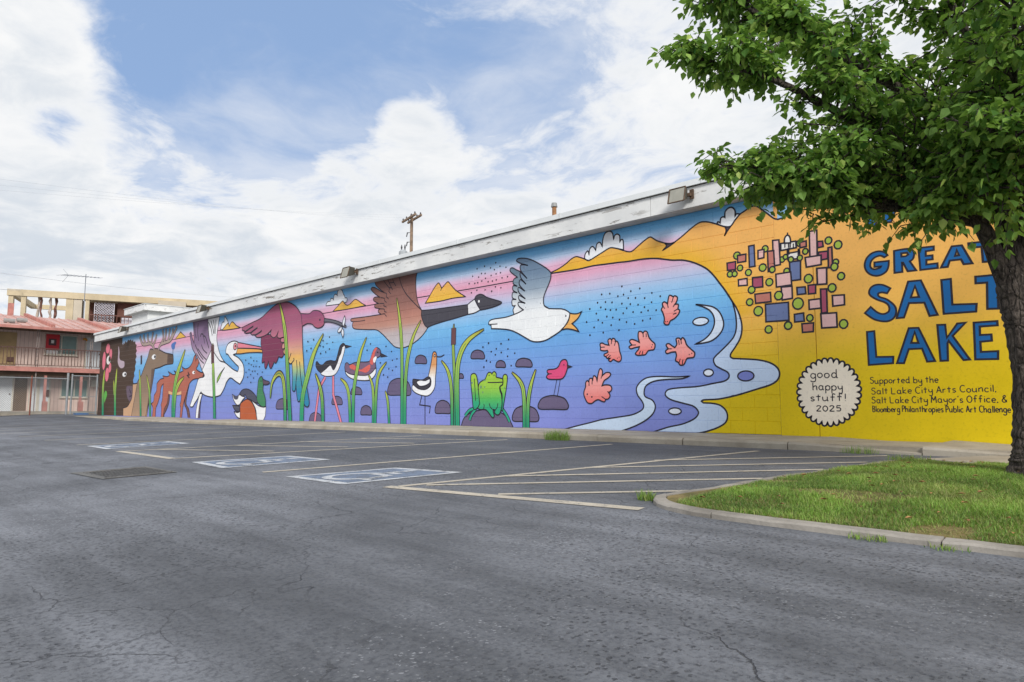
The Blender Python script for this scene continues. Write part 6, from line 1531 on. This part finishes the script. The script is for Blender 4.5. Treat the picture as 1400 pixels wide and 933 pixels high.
def leafcol(name, lo_, hi_, trans=.3, yellow=None):
    def fn(t, b, tc):
        a = t.n.new('ShaderNodeAttribute'); a.attribute_name = 'tint'
        s = t.n.new('ShaderNodeSeparateColor'); t.l.new(a.outputs['Color'], s.inputs[0])
        c = t.mix(s.outputs[0], lin(lo_), lin(hi_))
        if yellow: c = t.mix(s.outputs[1], c, lin(yellow))
        t.put(b.inputs['Base Color'], c); b.inputs['Roughness'].default_value = .5; b.inputs['Specular IOR Level'].default_value = .3
        tr = t.n.new('ShaderNodeBsdfTranslucent'); t.put(tr.inputs[0], t.mix(.5, c, lin('#8fb53a'))); mx = t.n.new('ShaderNodeMixShader'); mx.inputs[0].default_value = trans
        o = t.n['Material Output']; t.l.new(b.outputs[0], mx.inputs[1]); t.l.new(tr.outputs[0], mx.inputs[2]); t.l.new(mx.outputs[0], o.inputs[0])
    return mat(name, fn=fn)
M_GRASS = leafcol('grass_blades', '#3a6428', '#8fb850', .32, '#b8aa78')
class Blades:
    def __init__(s): s.v = []; s.f = []; s.c = []
    def blade(s, x, y, z, h, w, lean, az, tint, dry):
        k = len(s.v); sx, sy = math.cos(az+1.57)*w/2, math.sin(az+1.57)*w/2; dx, dy = math.cos(az)*lean, math.sin(az)*lean
        s.v += [(x-sx, y-sy, z), (x+sx, y+sy, z), (x+sx*.8+dx*.35, y+sy*.8+dy*.35, z+h*.6), (x-sx*.8+dx*.35, y-sy*.8+dy*.35, z+h*.6), (x+dx, y+dy, z+h)]
        s.f += [(k, k+1, k+2, k+3), (k+3, k+2, k+4)]; s.c += [(tint, dry, 0, 1)]*5
    def build(s, name, m, label=None, kind=None, parent=None, cat=None, group=None):
        me = bpy.data.meshes.new(name); a = np.array(s.v); org = np.array([a[:, 0].mean(), a[:, 1].mean(), a[:, 2].min()]); me.from_pydata([tuple(p) for p in (a-org)], [], s.f)
        at = me.color_attributes.new('tint', 'FLOAT_COLOR', 'POINT'); at.data.foreach_set('color', np.array(s.c, dtype=np.float32).ravel()); me.materials.append(m)
        o = bpy.data.objects.new(name, me); COL.objects.link(o); o.location = tuple(org); return tag(o, label, cat, group, kind)
rg = random.Random(11); G = Blades(); n = 0
from mathutils import noise as mn
while n < 135000:
    x = rg.uniform(-2.5, 1.6); y = rg.uniform(-6.3, -2.4)
    if x > -.2 and rg.random() < .6: continue
    if not inside(x, y, INN): continue
    q = mn.noise((x*2.1, y*2.1, 1)); q2 = mn.noise((x*.9, y*.9, 5)); ed = edge_d(x, y) if rg.random() < .3 else .3
    bare = mn.noise((x*1.6, y*1.6, 9)) > .36 or (y > -2.9 and mn.noise((x*3, y*3, 2)) > .0)
    if bare and rg.random() < .72: continue
    h = rg.uniform(.012, .038)*(1+.5*q)*(.6 if bare else 1); dry = max(0, min(1, rg.gauss(.10+.6*max(0, -q2-.05)+(.3 if bare else 0)+(.25 if ed < .12 else 0), .22)))
    G.blade(x, y, soil_z(x, y)-.004 if ed >= .3 else soil_z(x, y), h, rg.uniform(.0025, .0048), rg.uniform(.008, .05), rg.uniform(0, 6.28), max(0, min(1, .48+.9*q+rg.gauss(0, .28))), dry); n += 1
G.build('grass', M_GRASS, 'short patchy green grass covering the island', 'stuff')
def tuft(x, y, z, nb, h, spread, label):
    T = Blades()
    for _ in range(nb):
        a = rg.uniform(0, 6.28); r_ = spread*rg.random()**.6; T.blade(x+math.cos(a)*r_, y+math.sin(a)*r_*.5, z, h*rg.uniform(.4, 1), .005, h*rg.uniform(.1, .8), rg.uniform(0, 6.28), rg.uniform(.2, .9), max(0, rg.gauss(.15, .2)))
    T.build('weed_tuft', M_GRASS, label, None, None, 'weeds', 'weeds growing along the kerbs')
tuft(-7.44, -1.60, gz(-7.5, -1.6), 420, .20, .26, 'bushy green weed at the sidewalk edge below the frog')
tuft(-2.84, -5.98, gz(-2.8, -6), 120, .09, .08, 'weed clump at the rounded tip of the grass island')
tuft(-1.22, -6.39, gz(-1.1, -6.4), 80, .045, .10, 'low weed in the gutter along the front kerb')
tuft(-.86, -6.39, gz(-.8, -6.4), 50, .035, .10, 'weed in the gutter at the right end of the front kerb')
tuft(-2.75, -1.60, gz(-2.4, -1.6), 120, .11, .22, 'grass weeds growing below the lowered end of the sidewalk')
tuft(-2.0, -2.5, gz(-2, -2.5)+.03, 160, .08, .22, 'tall grass at the back corner of the island')
# dry leaves blown on the grass
DL = MB()
for _ in range(120):
    x, y = rg.uniform(-2.4, .3), rg.uniform(-6.2, -2.6)
    if not inside(x, y, INN): continue
    z = soil_z(x, y)+.034; a = rg.uniform(0, 6.28); l = rg.uniform(.011, .030); c, s = math.cos(a), math.sin(a); P_ = lambda u, v, w_: (x+(u*c-v*s)*l, y+(u*s+v*c)*l, z+w_*l)
    DL.add([P_(-1, 0, 0), P_(0, -.5, .3), P_(1, 0, .1), P_(0, .5, .4), P_(0, 0, 0)], [(0, 1, 4), (1, 2, 4), (2, 3, 4), (3, 0, 4)])
DL.build('dry_leaves', mat('dry_leaf', '#96704a', .8, .45, 30), label='brown dry leaves scattered on the grass', kind='stuff')

# ------------------------------------------------------------------ the tree
def bark(t, b, tc):
    mp = t.n.new('ShaderNodeMapping'); mp.inputs['Scale'].default_value = (8, 8, 2.6); t.l.new(tc, mp.inputs[0])
    n = t.noise(mp.outputs[0], 2.6, 10, .72, 1.4); v = t.voro(mp.outputs[0], 2.6, 'DISTANCE_TO_EDGE').outputs['Distance']
    c = t.mix(t.rng(n, .34, .66), lin('#2e2724'), lin('#6d635c')); c = t.mix(t.math('MULTIPLY', t.rng(v, .09, .0), .6), c, lin('#1a1614')); c = t.mix(t.math('MULTIPLY', t.rng(t.noise(mp.outputs[0], 9, 4, .7), .58, .7), .5), c, lin('#948b84'))
    t.put(b.inputs['Base Color'], c); t.put(b.inputs['Normal'], t.bump(t.math('ADD', n, t.math('MULTIPLY', t.rng(v, .0, .16), .6)), .03)); b.inputs['Roughness'].default_value = .9
M_BARK = mat('bark', fn=bark, coord='World')
M_LEAF = leafcol('tree_leaves', '#37622a', '#9ec45e', .42, '#bdd070')
TX, TY = -.855, -3.54; TZ = soil_z(TX, TY)
TREE = empty('street_tree', (TX, TY, TZ), 'broad green leafy tree standing on the grass island', 'tree')
Rv = Vector((.716, .698, 0)); Fv = Vector((-.698, .716, 0))     # right and away, seen from the drive
def tp(r_, f_, z): return Vector((TX, TY, 0))+Rv*r_+Fv*f_+Vector((0, 0, z))
rt = random.Random(5)
def limb(pts, rads, name, n=10):
    ps = [Vector(p) for p in pts]; out = []; rs = []; NS_ = 14 if name == 'trunk' else 6
    for i in range(len(ps)-1):
        p0 = ps[max(i-1, 0)]; p1, p2 = ps[i], ps[i+1]; p3 = ps[min(i+2, len(ps)-1)]
        for k in range(NS_):
            t = k/NS_; out.append(.5*(2*p1+(p2-p0)*t+(2*p0-5*p1+4*p2-p3)*t*t+(3*p1-p0-3*p2+p3)*t**3)); rs.append((rads[i]+(rads[i+1]-rads[i])*t)*(1+.06*rt.uniform(-1, 1)))
    out.append(ps[-1]); rs.append(rads[-1]); mb = MB(); mb.tube(out, rs, n)
    if name == 'trunk':
        for i_ in range(len(mb.v)):
            c_ = out[min(len(out)-1, i_//n)]; v_ = Vector(mb.v[i_]); d_ = v_-c_; a_ = math.atan2(d_.y, d_.x)
            k_ = .10*mn.noise((math.cos(a_)*4.2, math.sin(a_)*4.2, v_.z*1.6))+.06*mn.noise((math.cos(a_)*9, math.sin(a_)*9, v_.z*5))
            low = max(0, 1-(v_.z-TZ)/.3); k_ += .22*low*low*max(0, math.cos(5*a_+1))
            mb.v[i_] = tuple(c_+d_*(1+k_))
    mb.build(name, M_BARK, TREE, smooth=True); return out, rs
limb([tp(.02, 0, TZ-.08), tp(.0, 0, TZ+.06), tp(.0, 0, TZ+.25), tp(.02, 0, TZ+.7), tp(-.02, .0, TZ+1.15), tp(-.06, 0, TZ+1.45), tp(-.06, .0, TZ+1.66)], [.235, .158, .128, .115, .108, .112, .100], 'trunk', 30)
FK = TZ+1.68
# limbs: (right, away, height) way points
LIMBS = [
 [(-.10, 0, FK-.05), (-.30, .0, FK+.35), (-.75, -.1, FK+.75), (-1.5, -.25, FK+1.15), (-2.15, -.35, FK+1.42), (-2.62, -.40, FK+1.50)],
 [(-.08, 0, FK), (-.12, .05, FK+.6), (-.45, .1, FK+1.25), (-1.2, .1, FK+1.75), (-1.9, .0, FK+2.05), (-2.35, -.1, FK+2.25)],
 [(-.05, 0, FK), (.0, 0, FK+.7), (.02, .05, FK+1.5), (-.1, .1, FK+2.3), (-.2, .1, FK+3.2)],
 [(.0, 0, FK), (.25, .0, FK+.4), (.7, .1, FK+1.0), (1.4, .2, FK+1.6), (2.2, .2, FK+2.2)],
 [(-.08, 0, FK+.1), (-.25, -.35, FK+.7), (-.65, -.95, FK+1.2), (-1.1, -1.6, FK+1.7)],
 [(.0, 0, FK+.1), (.1, -.5, FK+.7), (.3, -1.2, FK+1.2), (.5, -1.8, FK+1.8)],
 [(-.06, .05, FK+.1), (-.3, .5, FK+.7), (-.8, 1.1, FK+1.1), (-1.3, 1.6, FK+1.5)],
 [(.0, .05, FK+.1), (.2, .6, FK+.8), (.6, 1.2, FK+1.4), (.9, 1.7, FK+2.0)],
 [(-.28, .0, FK+.33), (-.75, .05, FK+.45), (-1.4, .05, FK+.55), (-1.8, -.05, FK+.66), (-2.2, -.1, FK+.74)],
 [(-.12, .05, FK+.6), (-.6, .35, FK+1.4), (-1.3, .6, FK+2.1), (-1.9, .6, FK+2.8)],
 [(.02, .05, FK+1.4), (.4, .1, FK+2.1), (.9, .1, FK+2.9), (1.2, .1, FK+3.6)],
 [(-.05, 0, FK+1.2), (-.5, -.2, FK+2.0), (-1.1, -.35, FK+2.8), (-1.5, -.4, FK+3.4)],
 [(.3, .0, FK+.45), (1.0, -.2, FK+.7), (1.7, -.3, FK+1.0), (2.4, -.3, FK+1.3)],
 [(.0, 0, FK+.3), (-.2, -.4, FK+.42), (-.55, -.8, FK+.62), (-.8, -1.0, FK+.72)],
 [(-.05, 0, FK+.6), (-.25, -.35, FK+.75), (-.5, -.55, FK+.62), (-.68, -.62, FK+.36)],
 [(-.28, 0, FK+.35), (-.5, -.15, FK+.52), (-.75, -.25, FK+.50), (-.9, -.3, FK+.40)],
 [(-.28, 0, FK+.33), (-.75, .15, FK+.52), (-1.1, .15, FK+.60), (-1.4, .1, FK+.55)],
 [(-.1, 0, FK+.3), (-.25, -.25, FK+.62), (-.45, -.5, FK+.66), (-.62, -.6, FK+.54)],
 [(-.75, -.1, FK+.75), (-1.3, -.2, FK+.75), (-1.6, -.25, FK+.70), (-1.9, -.25, FK+.60)],
 [(.0, 0, FK+.45), (.3, -.5, FK+.75), (.5, -1.0, FK+.85), (.9, -1.3, FK+.9)],
]
ends = []
for i, L in enumerate(LIMBS):
    if L[0][2] < FK+.15 and i < 4: L = [(L[0][0], L[0][1], L[0][2]-.17)]+L[1:]
    r0 = .07 if i < 4 else .038
    o_, r_ = limb([tp(*p) for p in L], [r0*(1-.85*k/(len(L)-1)) for k in range(len(L))], 'limb', 8)
    ends.append((o_, i))
# twigs and leaves
LV, LF, LC = [], [], []; SING = []
def leaf_shape(l):
    w = l*.36
    return [(0, 0, 0), (l*.30, -w, .05*l), (l*.30, 0, -.03*l), (l*.30, w, .05*l), (l*.62, -w*.72, .03*l), (l*.62, 0, -.05*l), (l*.62, w*.72, .03*l), (l, 0, -.10*l)], [(0, 2, 1), (0, 3, 2), (1, 2, 5, 4), (2, 3, 6, 5), (4, 5, 7), (5, 6, 7)]
def add_leaf(p, out):
    l = rt.uniform(.046, .092); d = (out*rt.uniform(.3, 1)+Vector((rt.gauss(0, .5), rt.gauss(0, .5), -rt.uniform(.15, 1.1)))).normalized()
    up = Vector((rt.gauss(0, .45), rt.gauss(0, .45), 1)); y = up.cross(d)
    if y.length < .01: return
    y.normalize(); z = d.cross(y); q = p+d*.02
    SING.append((q, d, y, z, l, max(0, min(1, rt.gauss(.42, .28))), 1.0*(rt.random() < .12)*rt.random()))
twig = MB()
def spray(p, dirv, ln, nl):
    m = p+dirv*ln*.5+Vector((0, 0, .04)); e_ = p+dirv*ln-Vector((0, 0, ln*.22)); twig.tube([p, m, e_], [.006, .004, .002], 4, cap=False)
    for k in range(nl):
        t = .25+.75*k/nl; q = (p.lerp(m, t*2) if t < .5 else m.lerp(e_, t*2-1))+Vector((rt.gauss(0, .03), rt.gauss(0, .03), rt.gauss(0, .025)))
        a = rt.uniform(0, 6.28); add_leaf(q, (dirv*.7+Vector((math.cos(a), math.sin(a), 0))*.8).normalized())
for pts, li in ends:
    n = len(pts); L = sum((pts[i+1]-pts[i]).length for i in range(n-1))
    nt = int(L*17.5)
    for k in range(nt):
        t = .20+.80*(k+rt.random())/nt if li not in (2,) else .3+.7*(k+rt.random())/nt
        i = min(n-2, int(t*(n-1))); base = pts[i].lerp(pts[i+1], t*(n-1)-i); ax = (pts[i+1]-pts[i]).normalized()
        a = rt.uniform(0, 6.28); side = Vector((math.cos(a), math.sin(a), rt.uniform(-.25, .75))).normalized(); dv = (side+ax*rt.uniform(.2, .9)).normalized()
        ln = rt.uniform(.22, .62)*(1.1-.55*t)*(1.25 if t < .6 else 1)
        # branchlet with sprays
        b2 = base+dv*ln; twig.tube([base, base.lerp(b2, .5)+Vector((0, 0, .03)), b2], [.012, .008, .005], 5, cap=False)
        for s_ in range(5):
            f_ = .35+.65*s_/4; q = base.lerp(b2, f_); a2 = rt.uniform(0, 6.28); d2 = (dv*.8+Vector((math.cos(a2), math.sin(a2), rt.uniform(-.5, .5)))*.9).normalized(); spray(q, d2, rt.uniform(.12, .24), rt.randint(10, 14))
twig.build('twigs', M_BARK, TREE, kind='stuff')
SING.sort(key=lambda s: (s[0]-CAM).length + (2.5 if (s[0]-TREE.location).dot(Rv) > .1 else 0))
crown_loc = Vector((TX, TY, TZ))
M_near = []
for s in range(6):
    l = 1.0; v, f = leaf_shape(1.0); me = bpy.data.meshes.new('leaf'); me.from_pydata(v, [], f); at = me.color_attributes.new('tint', 'FLOAT_COLOR', 'POINT'); at.data.foreach_set('color', [.15+.14*s, .0 if s < 5 else .3, 0, 1]*len(v)); me.materials.append(M_LEAF); M_near.append(me)
V_ = []; F_ = []; C_ = []
base_v, base_f = leaf_shape(1.0); bv = np.array(base_v)
single, mass = SING[:290], SING[290:]
for q, d, y, z, l, tint, yel in mass:
    k = len(V_); Mx = np.array([d, y, z]); pv = bv @ Mx*l+np.array(q-crown_loc); V_.extend(map(tuple, pv)); F_.extend(tuple(i+k for i in f) for f in base_f); C_.extend([(tint, yel, 0, 1)]*len(bv))
me = bpy.data.meshes.new('crown'); me.from_pydata(V_, [], F_); at = me.color_attributes.new('tint', 'FLOAT_COLOR', 'POINT'); at.data.foreach_set('color', np.array(C_, dtype=np.float32).ravel()); me.materials.append(M_LEAF)
crown = bpy.data.objects.new('crown', me); COL.objects.link(crown); crown.parent = TREE; tag(crown, kind='stuff')
for q, d, y, z, l, tint, yel in single:
    o = bpy.data.objects.new('leaf', M_near[min(5, int(tint*6))]); COL.objects.link(o); o.parent = crown
    Mw = Matrix(((d.x, y.x, z.x, 0), (d.y, y.y, z.y, 0), (d.z, y.z, z.z, 0), (0, 0, 0, 1))); o.matrix_local = Matrix.Translation(q-crown_loc) @ Mw @ Matrix.Scale(l, 4)
print('leaves', len(SING))
